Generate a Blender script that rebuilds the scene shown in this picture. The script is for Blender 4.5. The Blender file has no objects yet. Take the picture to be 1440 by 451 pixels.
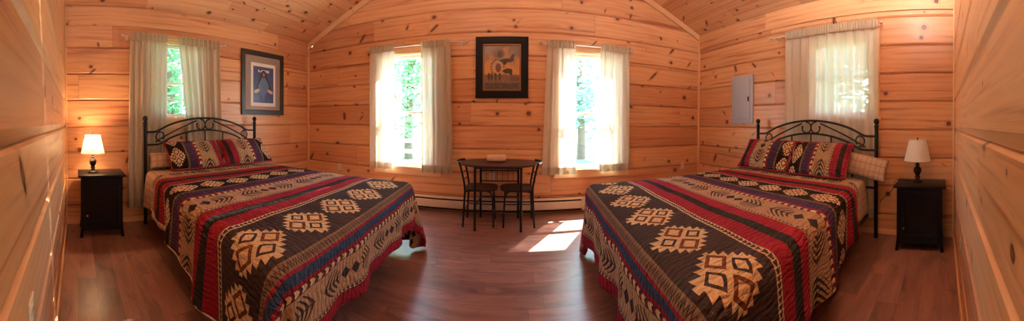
import bpy, bmesh, math, random
from mathutils import Vector, Matrix, noise
random.seed(7)
PI = math.pi
scene = bpy.context.scene
COL = scene.collection

# room, metres: left / right / front (behind the camera) / back
XL, XR, YN, YB = -3.46, 3.17, -0.14, 3.865
RIDGE_X, RIDGE_Z, EAVE_L, EAVE_R = -0.145, 4.15, 2.73, 2.86
EYE = 1.27
PITCH, BASE = 0.330, 0.887          # log siding courses
TW = 0.13                           # wall thickness

# ------------------------------------------------------------------ node maths
class N:
    """a socket (or number) with operators, so that patterns can be written as formulas"""
    tree = None
    def __init__(s, v): s.v = v
    @staticmethod
    def op(kind, *a):
        n = N.tree.nodes.new('ShaderNodeMath'); n.operation = kind
        for i, x in enumerate(a):
            x = x.v if isinstance(x, N) else x
            if isinstance(x, (int, float)): n.inputs[i].default_value = x
            else: N.tree.links.new(x, n.inputs[i])
        return N(n.outputs[0])
    def __add__(s, o): return N.op('ADD', s, o)
    __radd__ = __add__
    def __sub__(s, o): return N.op('SUBTRACT', s, o)
    def __rsub__(s, o): return N.op('SUBTRACT', o, s)
    def __mul__(s, o): return N.op('MULTIPLY', s, o)
    __rmul__ = __mul__
    def __truediv__(s, o): return N.op('DIVIDE', s, o)
    def __lt__(s, o): return N.op('LESS_THAN', s, o)
    def __gt__(s, o): return N.op('GREATER_THAN', s, o)
    def __neg__(s): return N.op('MULTIPLY', s, -1.0)
def fabs(a): return N.op('ABSOLUTE', a)
def floor_(a): return N.op('FLOOR', a)
def fract(a): return N.op('FRACT', a)
def sin_(a): return N.op('SINE', a)
def nmin(a, b): return N.op('MINIMUM', a, b)
def nmax(a, b): return N.op('MAXIMUM', a, b)
def npow(a, b): return N.op('POWER', a, b)
def nsqrt(a): return N.op('SQRT', a)
def inside(x, a, b): return (x > a) * (x < b)
def step(x, a, b):
    n = N.tree.nodes.new('ShaderNodeMapRange'); n.interpolation_type = 'SMOOTHSTEP'
    N.tree.links.new(x.v, n.inputs[0]); n.inputs[1].default_value = a; n.inputs[2].default_value = b
    return N(n.outputs[0])
def vec(x, y, z=0.0):
    n = N.tree.nodes.new('ShaderNodeCombineXYZ')
    for i, a in enumerate((x, y, z)):
        a = a.v if isinstance(a, N) else a
        if isinstance(a, (int, float)): n.inputs[i].default_value = a
        else: N.tree.links.new(a, n.inputs[i])
    return n.outputs[0]
def noise_(v, scale=1.0, detail=3.0, rough=0.55, dist=0.0):
    n = N.tree.nodes.new('ShaderNodeTexNoise'); N.tree.links.new(v, n.inputs['Vector'])
    n.inputs['Scale'].default_value = scale; n.inputs['Detail'].default_value = detail
    n.inputs['Roughness'].default_value = rough; n.inputs['Distortion'].default_value = dist
    return N(n.outputs[0])
def white(v):
    n = N.tree.nodes.new('ShaderNodeTexWhiteNoise'); n.noise_dimensions = '3D'; N.tree.links.new(v, n.inputs['Vector'])
    return N(n.outputs['Value'])
def voronoi(v, randomness=1.0):
    n = N.tree.nodes.new('ShaderNodeTexVoronoi'); n.voronoi_dimensions = '3D'; n.inputs['Scale'].default_value = 1.0
    n.inputs['Randomness'].default_value = randomness
    N.tree.links.new(v, n.inputs['Vector'])
    p = N.tree.nodes.new('ShaderNodeSeparateXYZ'); N.tree.links.new(n.outputs['Position'], p.inputs[0])
    c = N.tree.nodes.new('ShaderNodeSeparateColor'); N.tree.links.new(n.outputs['Color'], c.inputs[0])
    return [N(o) for o in p.outputs], [N(o) for o in c.outputs]
def lin(c):
    return tuple((x / 12.92 if x <= 0.04045 else ((x + 0.055) / 1.055) ** 2.4) for x in c)
def rgb(r, g, b): return lin((r / 255, g / 255, b / 255))
def mixc(f, a, b):
    n = N.tree.nodes.new('ShaderNodeMix'); n.data_type = 'RGBA'
    f = f.v if isinstance(f, N) else f
    for sock, x in ((n.inputs[0], f), (n.inputs[6], a), (n.inputs[7], b)):
        if isinstance(x, (int, float)): sock.default_value = x
        elif isinstance(x, tuple): sock.default_value = (*x[:3], 1.0)
        else: N.tree.links.new(x, sock)
    return n.outputs[2]
def uv():
    n = N.tree.nodes.new('ShaderNodeUVMap'); s = N.tree.nodes.new('ShaderNodeSeparateXYZ')
    N.tree.links.new(n.outputs[0], s.inputs[0]); return N(s.outputs[0]), N(s.outputs[1])
def objco():
    n = N.tree.nodes.new('ShaderNodeTexCoord'); s = N.tree.nodes.new('ShaderNodeSeparateXYZ')
    N.tree.links.new(n.outputs['Object'], s.inputs[0]); return [N(o) for o in s.outputs], n.outputs['Object']
def bump(h, strength=0.3, dist=0.01):
    n = N.tree.nodes.new('ShaderNodeBump'); n.inputs['Strength'].default_value = strength
    n.inputs['Distance'].default_value = dist; N.tree.links.new(h.v, n.inputs['Height']); return n.outputs[0]
def new_mat(name):
    m = bpy.data.materials.new(name); m.use_nodes = True; N.tree = m.node_tree
    b = m.node_tree.nodes['Principled BSDF']
    return m, b
def setin(b, name, x):
    if isinstance(x, N): x = x.v
    if isinstance(x, (int, float)): b.inputs[name].default_value = x
    elif isinstance(x, tuple): b.inputs[name].default_value = (*x[:3], 1.0)
    else: N.tree.links.new(x, b.inputs[name])

def plain(name, color, rough=0.5, metal=0.0, spec=0.5, var=0.06, bumps=0.0, scale=30.0):
    m, b = new_mat(name)
    _, o = objco()
    n = noise_(o, scale, 3.0)
    dark = tuple(c * (1 - var) for c in color); light = tuple(min(1, c * (1 + var)) for c in color)
    setin(b, 'Base Color', mixc(n, dark, light)); setin(b, 'Roughness', rough); setin(b, 'Metallic', metal)
    setin(b, 'Specular IOR Level', spec)
    if bumps: setin(b, 'Normal', bump(n, bumps, 0.004))
    return m

def pine(name, light, dark, pitch=PITCH, knot=1.0, seg=3.3, rough=0.36, cell=(0.40, 0.165), tint=0.16):
    """boards: uv.x in metres along the board, uv.y counts boards"""
    m, b = new_mat(name)
    u, v = uv()
    c = floor_(v); fv = (v - c) * pitch
    h0 = white(vec(c, 3.7, 1.1))
    useg = u / seg + h0 * 5.3
    sg = floor_(useg)
    h1 = white(vec(c, sg, 7.3)); h2 = white(vec(c, sg, 19.9))
    uu = u + h1 * 37.0; yy = fv + h2 * 11.0 + c * pitch
    # knots
    pos, col = voronoi(vec(uu / cell[0], yy / cell[1], 0.0))
    dx = (uu / cell[0] - pos[0]) * cell[0]; dy = (yy / cell[1] - pos[1]) * cell[1]
    r = nmax(col[0] - (1.0 - 0.29 * knot), 0.0) * 0.075 + 0.0001
    r = r + (col[0] > (1.0 - 0.29 * knot)) * 0.005
    spike = (col[1] > 0.72)
    lean = (col[2] - 0.5) * 2.6
    dxs = dx - spike * dy * lean
    k = nsqrt(dxs * dxs / (1.25 - spike * 0.65) + dy * dy * (0.9 - spike * 0.70)) / r
    wob = noise_(vec(uu * 60.0, yy * 60.0, 2.0), 1.0, 2.0)
    k = k + (wob - 0.5) * 0.55
    knotm = 1.0 - step(k, 0.85, 1.25)
    ring = step(k, 0.35, 0.85) * (1.0 - step(k, 0.95, 1.3))
    swirl = N.op('EXPONENT', -(dx * dx / 0.012 + dy * dy / 0.0016)) * (r * 34.0)
    # grain
    warp = noise_(vec(uu * 0.9, yy * 6.0, h2 * 9.0), 1.0, 2.0)
    g = sin_(yy * 95.0 + warp * 16.0 + swirl * 9.0) * 0.5 + 0.5
    g = npow(g, 1.6)
    fine = noise_(vec(uu * 3.0, yy * 190.0, h1), 1.0, 3.0)
    blot = noise_(vec(uu * 1.1, yy * 3.2, h1 * 5.0), 1.0, 2.0)
    streak = step(noise_(vec(uu * 0.8, yy * 22.0, h2 * 4.0 + 3.0), 1.0, 3.0), 0.52, 0.78)
    f = g * 0.15 + fine * 0.22 + blot * 0.46 + streak * 0.62
    col0 = mixc(step(f, 0.05, 1.15), light, dark)
    t = (h1 - 0.5) * tint * 1.5
    red = tuple(min(1, x * y) for x, y in zip(dark, (0.95, 0.80, 0.70)))
    col1 = mixc(nmax(t * 3.0, 0.0), col0, red)
    col1 = mixc(nmax(-t * 2.2, 0.0), col1, light)
    halo = (1.0 - step(k, 0.9, 3.2)) * 0.35
    col2 = mixc(halo, col1, rgb(140, 72, 32))
    col3 = mixc(knotm * 0.9, col2, rgb(112, 54, 30))
    col4 = mixc(ring * 0.75, col3, rgb(56, 24, 14))
    us = useg - sg
    joint = nmax((us < 0.0009), 0.0)
    col5 = mixc(joint * 0.7, col4, rgb(70, 34, 18))
    setin(b, 'Base Color', col5)
    setin(b, 'Roughness', rough + (fine - 0.5) * 0.15)
    setin(b, 'Specular IOR Level', 0.45)
    setin(b, 'Normal', bump(fine * 0.5 + g * 0.3 - knotm * 0.6, 0.10, 0.004))
    return m

PINE_L = rgb(233, 179, 130); PINE_D = rgb(168, 96, 63)
M = {}
M['wall'] = pine('log_pine', PINE_L, PINE_D)
M['ceiling'] = pine('ceiling_pine', rgb(237, 188, 142), rgb(196, 128, 88), pitch=0.19, knot=0.85, seg=1.9, cell=(0.36, 0.11))
M['trim'] = pine('trim_pine', rgb(238, 194, 146), rgb(214, 158, 110), pitch=0.1, knot=0.25, seg=9.0)

def floor_mat():
    m, b = new_mat('laminate_floor')
    (x, y, z), o = objco()
    w, L = 0.155, 1.22
    c = floor_(y / w); fv = y - c * w
    h0 = white(vec(c, 5.1, 0.3))
    us = x / L + h0 * 3.0; sg = floor_(us)
    h1 = white(vec(c, sg, 2.2)); h2 = white(vec(c, sg, 8.4))
    uu = x + h1 * 23.0; yy = y + h2 * 9.0
    g = noise_(vec(uu * 1.6, yy * 10.0, h1 * 3.0), 1.0, 5.0, 0.6, 0.8)
    mott = noise_(vec(uu * 2.2, yy * 5.5, 4.0), 1.0, 4.0, 0.6, 1.2)
    fine = noise_(vec(uu * 6.0, yy * 160.0, 1.0), 1.0, 2.0)
    f = g * 0.55 + fine * 0.15 + h2 * 0.16
    ca = mixc(step(f, 0.22, 0.68), rgb(98, 62, 50), rgb(166, 114, 96))
    dk = step(mott, 0.52, 0.70)
    cb = mixc(dk * 0.55, ca, rgb(54, 32, 27))
    seam = nmax((fv < 0.0022), ((us - sg) < 0.0022))
    setin(b, 'Base Color', mixc(seam * 0.75, cb, rgb(36, 18, 12)))
    setin(b, 'Roughness', 0.27 + fine * 0.12)
    setin(b, 'Specular IOR Level', 0.75)
    setin(b, 'Normal', bump(fine * 0.4 + g * 0.6 - seam * 1.5, 0.07, 0.004))
    return m
M['floor'] = floor_mat()

def quilt_mat():
    m, b = new_mat('southwest_quilt')
    s, v = uv()
    CR, DK, TAN, BLU = rgb(156, 42, 56), rgb(72, 56, 54), rgb(184, 148, 114), rgb(64, 72, 98)
    PUR, BEI, BRN, GRN, CHA = rgb(84, 56, 82), rgb(222, 190, 148), rgb(122, 72, 48), rgb(52, 48, 42), rgb(60, 58, 66)
    wv = noise_(vec(s * 90.0, v * 90.0), 1.0, 2.0)
    col = mixc(0.0, CR, CR)
    def band(a, bb, c, extra=None):
        nonlocal col
        k = inside(s, a, bb)
        if extra is not None: k = k * extra
        col = mixc(k, col, c)
    def per(P, off=0.0): return (fract(v / P + off) - 0.5) * P
    def tri_border(a, bb, P=0.030):            # tan band with a row of dark triangles
        band(a, bb, BEI)
        sc = s - (a + bb) / 2; w = (bb - a) * 0.36
        ph = fract(v / P)
        band(a, bb, DK, (fabs(sc) < (ph * w)))
        band(a, a + 0.004, DK); band(bb - 0.004, bb, DK)
    def chain(a, bb, P=0.058):                 # dark band with a chain of pale leaves
        band(a, bb, DK)
        sc = (s - (a + bb) / 2) / (bb - a)
        ph = fract(v / P + fabs(sc) * 0.55)
        band(a, bb, BEI, (ph < 0.52) * (fabs(sc) < 0.40))
        band(a, bb, CR, inside(ph, 0.52, 0.72) * (fabs(sc) < 0.30))
    def medallion(c, half, P, off=0.0):        # serrated pale lozenge holding four little diamonds
        ss = s - c; vv = per(P, off)
        X = ss / half; Y = vv / (P * 0.47)
        p = X + Y; q = X - Y
        tp = fabs(fract(q * 2.6) - 0.5) * 2.0; tq = fabs(fract(p * 2.6) - 0.5) * 2.0
        msk = (fabs(p) < (1.20 - tp * 0.30)) * (fabs(q) < (1.20 - tq * 0.30)) * (fabs(X) < 0.94) * (fabs(Y) < 0.95)
        band(c - half, c + half, BEI, msk)
        for sx, sv in ((0, 1), (0, -1), (1, 0), (-1, 0)):
            big = 0.40 if sx == 0 else 0.31
            cc = BRN if sx == 0 else DK
            d = fabs(X - sx * 0.46) + fabs(Y - sv * 0.46)
            band(c - half, c + half, cc, (d < big)); band(c - half, c + half, BEI, (d < big * 0.60))
    def feathers(a, bb, P=0.62, off=0.0):      # tan band: a diamond, a spray, a spray turned round, a diamond
        band(a, bb, TAN)
        c = (a + bb) / 2; hw = (bb - a) / 2
        vv = per(P, off); av = fabs(vv); ss = s - c
        d = fabs(ss) / (hw * 0.42) + fabs(av - P * 0.43) / (P * 0.065)
        band(a, bb, DK, (d < 1.0)); band(a, bb, CHA, (d < 0.5))
        t = (av - P * 0.05) / (P * 0.29)        # 0 tail .. 1 tip of the spray
        env = hw * 0.86 * npow(nmax(sin_(nmax(t, 0.0) * 2.9), 0.0), 0.6)
        br = fract((av - npow(fabs(ss) / hw, 1.5) * hw * 1.15) / (P * 0.068))
        band(a, bb, DK, inside(t, 0.0, 1.0) * (fabs(ss) < env) * (br < (0.56 - fabs(ss) / hw * 0.30)))
        band(a, bb, DK, inside(t, 0.0, 1.05) * (fabs(ss) < hw * 0.035))
    def zigzag(a, bb, P=0.017):
        band(a, bb, rgb(140, 110, 88))
        sc = (s - a) / (bb - a); ph = fabs(fract(v / P) - 0.5) * 2.0
        band(a, bb, DK, (fabs(sc - 0.2 - ph * 0.55) < 0.13))
    def weave(a, bb, c1, c2):
        band(a, bb, c1)
        band(a, bb, c2, (fract(s / 0.018) < 0.35) * (fract(v / 0.07 + floor_(s / 0.018) * 0.5) < 0.6))
    def block(o, f=1.0):
        B = lambda x: o + x * f
        tri_border(B(0.40), B(0.45))
        band(B(0.45), B(0.56), CR); band(B(0.56), B(0.635), GRN); band(B(0.635), B(0.735), CR)
    # from the foot hem towards the pillows
    band(-0.42, -0.345, CR); tri_border(-0.345, -0.318)
    feathers(-0.318, -0.145, 0.58, 0.2); chain(-0.145, -0.105)
    band(-0.105, -0.09, CR); weave(-0.085, -0.035, BLU, rgb(36, 82, 106)); band(-0.035, -0.02, CR)
    zigzag(-0.02, 0.03)
    band(0.03, 0.40, DK); medallion(0.205, 0.160, 0.365, 0.5)
    tri_border(0.40, 0.45)
    band(0.45, 0.56, CR); band(0.56, 0.635, GRN); band(0.635, 0.735, CR)
    tri_border(0.735, 0.765); feathers(0.765, 1.0, 0.66); chain(1.0, 1.045)
    band(1.045, 1.065, CR); weave(1.065, 1.165, PUR, rgb(64, 60, 92)); band(1.165, 1.18, DK); zigzag(1.18, 1.21)
    band(1.21, 1.46, rgb(50, 34, 30)); medallion(1.335, 0.112, 0.29, 0.3); tri_border(1.46, 1.495)
    band(1.495, 1.60, CR); band(1.60, 1.67, GRN); band(1.67, 1.77, CR)
    tri_border(1.77, 1.80); feathers(1.80, 2.03, 0.6, 0.4); chain(2.03, 2.07); band(2.07, 2.6, DK)
    # woven heather and quilting
    colf = mixc(step(wv, 0.25, 0.8) * 0.16, col, rgb(30, 22, 24))
    setin(b, 'Base Color', colf); setin(b, 'Roughness', 0.95); setin(b, 'Specular IOR Level', 0.05)
    if 'Sheen Weight' in b.inputs: b.inputs['Sheen Weight'].default_value = 0.0
    w1 = noise_(vec(s * 5.0, v * 5.0), 1.0, 2.0)
    stitch = fabs(sin_((v + w1 * 0.05 + sin_(s * 60.0) * 0.004) * 105.0))
    crinkle = noise_(vec(s * 26.0, v * 55.0), 1.0, 3.0)
    setin(b, 'Normal', bump(npow(stitch, 0.5) * 0.6 + crinkle * 1.6, 1.0, 0.018))
    return m
M['quilt'] = quilt_mat()

def plaid_mat():
    m, b = new_mat('plaid_sheet')
    s, v = uv()
    base = rgb(196, 166, 142)
    a = fract(s / 0.15); c = fract(v / 0.15)
    col = mixc((a < 0.045) * 0.6, base, rgb(112, 66, 60))
    col = mixc((c < 0.045) * 0.6, col, rgb(112, 66, 60))
    col = mixc(inside(a, 0.45, 0.62) * 0.35, col, rgb(150, 120, 104))
    col = mixc(inside(c, 0.45, 0.62) * 0.35, col, rgb(150, 120, 104))
    setin(b, 'Base Color', col); setin(b, 'Roughness', 0.9); setin(b, 'Specular IOR Level', 0.15)
    setin(b, 'Normal', bump(noise_(vec(s * 9.0, v * 9.0), 1.0, 3.0), 0.35, 0.02))
    return m
M['plaid'] = plaid_mat()

def curtain_mat(name, color, trans, see):
    m, b = new_mat(name)
    t = N.tree; out = t.nodes['Material Output']
    (x, y, z), o = objco()
    thread = noise_(vec(x * 700.0, y * 700.0, z * 60.0), 1.0, 2.0)
    c = mixc(thread, tuple(k * 0.86 for k in color), color)
    t.links.new(c, b.inputs['Base Color']); b.inputs['Roughness'].default_value = 0.95
    b.inputs['Specular IOR Level'].default_value = 0.1
    tr = t.nodes.new('ShaderNodeBsdfTranslucent'); t.links.new(c, tr.inputs[0])
    mx = t.nodes.new('ShaderNodeMixShader'); mx.inputs[0].default_value = trans
    t.links.new(b.outputs[0], mx.inputs[1]); t.links.new(tr.outputs[0], mx.inputs[2])
    tp = t.nodes.new('ShaderNodeBsdfTransparent')
    m2 = t.nodes.new('ShaderNodeMixShader'); m2.inputs[0].default_value = see
    t.links.new(mx.outputs[0], m2.inputs[1]); t.links.new(tp.outputs[0], m2.inputs[2])
    t.links.new(m2.outputs[0], out.inputs[0])
    return m
M['curtain'] = curtain_mat('sheer_curtain', rgb(214, 202, 182), 0.15, 0.02)
M['sheer'] = curtain_mat('sheerer_curtain', rgb(230, 219, 202), 0.22, 0.07)
M['curtain_double'] = curtain_mat('curtain_hem', rgb(206, 192, 168), 0.22, 0.01)

def glass_mat():
    m, b = new_mat('window_glass'); t = N.tree; out = t.nodes['Material Output']
    tp = t.nodes.new('ShaderNodeBsdfTransparent'); tp.inputs[0].default_value = (0.93, 0.97, 0.96, 1)
    gl = t.nodes.new('ShaderNodeBsdfGlossy'); gl.inputs['Roughness'].default_value = 0.02
    mx = t.nodes.new('ShaderNodeMixShader'); mx.inputs[0].default_value = 0.06
    t.links.new(tp.outputs[0], mx.inputs[1]); t.links.new(gl.outputs[0], mx.inputs[2]); t.links.new(mx.outputs[0], out.inputs[0])
    t.nodes.remove(b)
    return m
M['glass'] = glass_mat()

def shade_mat():
    m, b = new_mat('lamp_shade_cloth'); t = N.tree; out = t.nodes['Material Output']
    (x, y, z), o = objco()
    c = mixc(noise_(o, 120.0, 2.0), rgb(244, 238, 230), rgb(252, 248, 242))
    t.links.new(c, b.inputs['Base Color']); b.inputs['Roughness'].default_value = 0.9
    tr = t.nodes.new('ShaderNodeBsdfTranslucent'); t.links.new(c, tr.inputs[0])
    mx = t.nodes.new('ShaderNodeMixShader'); mx.inputs[0].default_value = 0.36
    t.links.new(b.outputs[0], mx.inputs[1]); t.links.new(tr.outputs[0], mx.inputs[2]); t.links.new(mx.outputs[0], out.inputs[0])
    return m
M['shade'] = shade_mat()

def emit_mat(name, color, strength):
    m, b = new_mat(name)
    b.inputs['Emission Color'].default_value = (*color, 1); b.inputs['Emission Strength'].default_value = strength
    b.inputs['Base Color'].default_value = (*color, 1)
    return m
M['bulb_lit'] = emit_mat('lit_bulb', (1.0, 0.72, 0.42), 6.0)
M['bulb'] = plain('bulb_glass', rgb(236, 234, 228), 0.2)
M['iron'] = plain('black_iron', rgb(15, 14, 15), 0.36, 0.2, 0.4, 0.2)
M['black_wood'] = plain('black_painted_wood', rgb(13, 11, 12), 0.42, 0.0, 0.22, 0.25)
M['table_wood'] = plain('dark_table_top', rgb(52, 32, 29), 0.38, 0, 0.5, 0.3, scale=14)
M['bronze'] = plain('dark_bronze', rgb(48, 33, 27), 0.30, 0.6, 0.5, 0.25)
M['brass'] = plain('pale_knob', rgb(200, 190, 172), 0.25, 0.8)
M['nickel'] = plain('brushed_nickel', rgb(214, 208, 204), 0.30, 0.6)
M['cream'] = plain('cream_enamel', rgb(222, 204, 184), 0.45)
M['dark_slot'] = plain('dark_slot', rgb(44, 36, 33), 0.6)
M['fin'] = plain('heater_fins', rgb(120, 108, 98), 0.4, 0.7)
M['plate'] = plain('ivory_plastic', rgb(226, 212, 190), 0.4)
M['panel_grey'] = plain('grey_enamel', rgb(172, 176, 194), 0.45)
M['vinyl'] = plain('white_vinyl', rgb(232, 236, 236), 0.4)
M['mattress'] = plain('mattress_ticking', rgb(206, 198, 190), 0.9, bumps=0.2)
M['boxspring'] = plain('box_spring_cloth', rgb(170, 158, 148), 0.9)
M['backing'] = plain('pale_quilt_backing', rgb(226, 204, 190), 0.9)
M['crimson'] = plain('crimson_cloth', rgb(134, 24, 38), 0.92, bumps=0.3, scale=60)
M['towel'] = plain('beige_terry', rgb(214, 176, 146), 0.95, bumps=0.6, scale=160)
M['dark_frame'] = plain('dark_brown_frame', rgb(47, 38, 37), 0.42, 0, 0.5, 0.25)
M['black_frame'] = plain('black_frame', rgb(13, 9, 9), 0.40, 0, 0.15, 0.2)
M['gilt'] = plain('gilt_lip', rgb(132, 92, 62), 0.4, 0.5)
M['mat_taupe'] = plain('taupe_mat_board', rgb(158, 142, 134), 0.8)
M['mat_white'] = plain('white_mat_board', rgb(236, 232, 232), 0.8)
M['rubber'] = plain('black_rubber', rgb(14, 14, 14), 0.6)

# pictures: generic stand-in art, drawn in the print's own uv (0..1)
def ell(x, y, cx, cy, rx, ry, shear=0.0):
    dx = (x - cx - (y - cy) * shear) / rx; dy = (y - cy) / ry
    return (dx * dx + dy * dy)
def blue_print():
    m, b = new_mat('blue_figure_print')
    x, y = uv()
    n = noise_(vec(x * 5.0, y * 8.0), 1.0, 4.0)
    col = mixc(n, rgb(40, 56, 104), rgb(74, 96, 148))
    ax = fabs(x - 0.5)
    col = mixc((fabs(y - 0.88) < 0.035) * (ax < 0.28) * (n > 0.42), col, rgb(206, 206, 214))
    robe = (ax < (0.06 + (0.92 - y) * 0.62)) * inside(y, 0.34, 0.80)
    col = mixc(robe, col, rgb(34, 34, 52))
    sleeve = inside(y, 0.26, 0.38) * inside(ax, 0.20, 0.46) * (fabs(y - 0.32 + (ax - 0.33) * 0.35) < 0.05)
    col = mixc(sleeve, col, rgb(196, 176, 168))
    dress = (ax < (0.05 + nmax(0.30 - fabs(y - 0.46), 0.0) * 0.75)) * inside(y, 0.04, 0.74)
    col = mixc(dress, col, mixc(n, rgb(66, 96, 142), rgb(112, 140, 176)))
    col = mixc((ell(x, y, 0.5, 0.80, 0.13, 0.10) < 1.0), col, rgb(26, 22, 34))
    col = mixc((ell(x, y, 0.5, 0.785, 0.07, 0.06) < 1.0), col, rgb(150, 104, 88))
    setin(b, 'Base Color', col); setin(b, 'Roughness', 0.6)
    b.inputs['Coat Weight'].default_value = 0.5; b.inputs['Coat Roughness'].default_value = 0.06
    return m
def tan_print():
    m, b = new_mat('tan_landscape_print')
    x, y = uv()
    n = noise_(vec(x * 4.0, y * 4.0), 1.0, 4.0)
    n2 = noise_(vec(x * 16.0, y * 16.0), 1.0, 3.0)
    sky = mixc(step(n + (y - 0.5) * 0.8, 0.42, 0.85), rgb(206, 150, 88), rgb(128, 116, 112))
    col = mixc((y < (0.30 + n * 0.08)), sky, mixc(n2, rgb(92, 70, 58), rgb(150, 116, 92)))
    col = mixc((y < 0.16) * (n2 > 0.42), col, rgb(70, 66, 66))
    def blob(cx, cy, rx, ry, c, sh=0.0, e=0.55):
        nonlocal col
        col = mixc(((ell(x, y, cx, cy, rx, ry, sh) + (n2 - 0.5) * e * 2) < 1.0), col, c)
    blob(0.42, 0.80, 0.15, 0.10, rgb(120, 96, 82)); blob(0.44, 0.79, 0.07, 0.07, rgb(74, 58, 52))
    blob(0.63, 0.65, 0.20, 0.045, rgb(52, 42, 40), 1.1); blob(0.77, 0.70, 0.05, 0.09, rgb(60, 48, 44), 0.4)
    blob(0.57, 0.62, 0.06, 0.07, rgb(40, 32, 32))
    fx, fy = x - 0.38, y - 0.50
    rr = nsqrt(fx * fx + fy * fy); an = N.op('ARCTAN2', fy, fx)
    ray_ = (sin_(an * 17.0) > -0.35) * (rr < (0.165 + n2 * 0.05)) * (rr > 0.06) * (fabs(an + 0.9) > 0.75)
    col = mixc(ray_, col, rgb(186, 172, 152)); col = mixc(ray_ * (rr > 0.15), col, rgb(84, 70, 62))
    blob(0.40, 0.49, 0.075, 0.10, rgb(98, 58, 44), 0, 0.2)
    blob(0.66, 0.42, 0.13, 0.055, rgb(52, 38, 32)); blob(0.74, 0.38, 0.04, 0.06, rgb(52, 38, 32))
    for cx in (0.14, 0.22, 0.33, 0.44): blob(cx, 0.30, 0.035, 0.08, rgb(62, 50, 46))
    for cx in (0.78, 0.90): blob(cx, 0.25, 0.08, 0.05, rgb(104, 78, 62))
    setin(b, 'Base Color', col); setin(b, 'Roughness', 0.55)
    b.inputs['Coat Weight'].default_value = 0.5; b.inputs['Coat Roughness'].default_value = 0.06
    return m
M['print_blue'] = blue_print(); M['print_tan'] = tan_print()

def leaf_mat(name, a, b_):
    m, b = new_mat(name); t = N.tree; out = t.nodes['Material Output']
    _, o = objco()
    c = mixc(noise_(o, 1.3, 3.0), a, b_)
    t.links.new(c, b.inputs['Base Color']); b.inputs['Roughness'].default_value = 0.5
    tr = t.nodes.new('ShaderNodeBsdfTranslucent'); t.links.new(c, tr.inputs[0])
    mx = t.nodes.new('ShaderNodeMixShader'); mx.inputs[0].default_value = 0.45
    t.links.new(b.outputs[0], mx.inputs[1]); t.links.new(tr.outputs[0], mx.inputs[2]); t.links.new(mx.outputs[0], out.inputs[0])
    return m
M['leaf'] = leaf_mat('green_leaves', rgb(78, 156, 100), rgb(150, 206, 140))
M['leaf_cool'] = leaf_mat('cool_green_leaves', rgb(84, 172, 142), rgb(158, 218, 192))
M['leaf_shade'] = leaf_mat('shaded_green_leaves', rgb(58, 112, 84), rgb(118, 168, 120))  # shade of the side trees put into a darker leaf green
M['bark'] = plain('tree_bark', rgb(98, 84, 74), 0.9, bumps=0.5, scale=12)
M['gravel'] = plain('pale_gravel', rgb(206, 204, 200), 0.95, bumps=0.4, scale=20, var=0.12)
M['grass'] = plain('short_grass', rgb(104, 140, 84), 0.95, bumps=0.4, scale=30, var=0.3)
M['grey_wood'] = plain('weathered_wood', rgb(150, 146, 142), 0.85, bumps=0.3)

# ------------------------------------------------------------------ mesh helpers
def bx(bm, cx, cy, cz, sx, sy, sz, bevel=0.0, seg=2, rot=None):
    r = bmesh.ops.create_cube(bm, size=1.0)
    vs = r['verts']
    for v in vs: v.co = Vector((v.co.x * sx, v.co.y * sy, v.co.z * sz))
    if bevel:
        es = list({e for v in vs for e in v.link_edges})
        g = bmesh.ops.bevel(bm, geom=es, offset=bevel, segments=seg, affect='EDGES', profile=0.5)
        vs = list({v for f in g['faces'] for v in f.verts} | {v for v in vs if v.is_valid})
    for v in vs:
        if rot is not None: v.co = rot @ v.co
        v.co += Vector((cx, cy, cz))
    return vs
def box(bm, a, b, bevel=0.0, seg=2):
    return bx(bm, (a[0] + b[0]) / 2, (a[1] + b[1]) / 2, (a[2] + b[2]) / 2, abs(b[0] - a[0]), abs(b[1] - a[1]), abs(b[2] - a[2]), bevel, seg)
def tube(bm, pts, r, n=8, cap=True, closed=False):
    pts = [Vector(p) for p in pts]; k = len(pts)
    rr = r if isinstance(r, (list, tuple)) else [r] * k
    rings = []; up = None
    for i, p in enumerate(pts):
        a = pts[(i - 1) % k] if (i > 0 or closed) else p
        c = pts[(i + 1) % k] if (i < k - 1 or closed) else p
        t = (c - a).normalized()
        if up is None:
            up = Vector((0, 0, 1)) if abs(t.z) < 0.9 else Vector((1, 0, 0))
        x = t.cross(up)
        if x.length < 1e-5: x = t.cross(Vector((0, 1, 0)))
        x.normalize(); y = x.cross(t).normalized(); up = y
        rings.append([bm.verts.new(p + (x * math.cos(2 * PI * j / n) + y * math.sin(2 * PI * j / n)) * rr[i]) for j in range(n)])
    for i in range(k if closed else k - 1):
        A, B = rings[i], rings[(i + 1) % k]
        for j in range(n): bm.faces.new((A[j], A[(j + 1) % n], B[(j + 1) % n], B[j]))
    if cap and not closed:
        bm.faces.new(rings[0]); bm.faces.new(list(reversed(rings[-1])))
def lathe(bm, prof, cx=0, cy=0, n=24):
    rings = [[bm.verts.new((cx + r * math.cos(2 * PI * j / n), cy + r * math.sin(2 * PI * j / n), z)) for j in range(n)] for r, z in prof]
    for A, B in zip(rings, rings[1:]):
        for j in range(n): bm.faces.new((A[j], A[(j + 1) % n], B[(j + 1) % n], B[j]))
    if prof[0][0] > 1e-4: bm.faces.new(list(reversed(rings[0])))
    if prof[-1][0] > 1e-4: bm.faces.new(rings[-1])
def sphere(bm, c, r, n=12, sz=1.0):
    g = bmesh.ops.create_uvsphere(bm, u_segments=n, v_segments=max(6, n // 2 + 2), radius=r)
    for v in g['verts']: v.co = Vector((v.co.x + c[0], v.co.y + c[1], v.co.z * sz + c[2]))
def prism(bm, outline, z0, z1):
    a = [bm.verts.new((x, y, z0)) for x, y in outline]; b = [bm.verts.new((x, y, z1)) for x, y in outline]
    k = len(a)
    bm.faces.new(list(reversed(a))); bm.faces.new(b)
    for i in range(k): bm.faces.new((a[i], a[(i + 1) % k], b[(i + 1) % k], b[i]))
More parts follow.
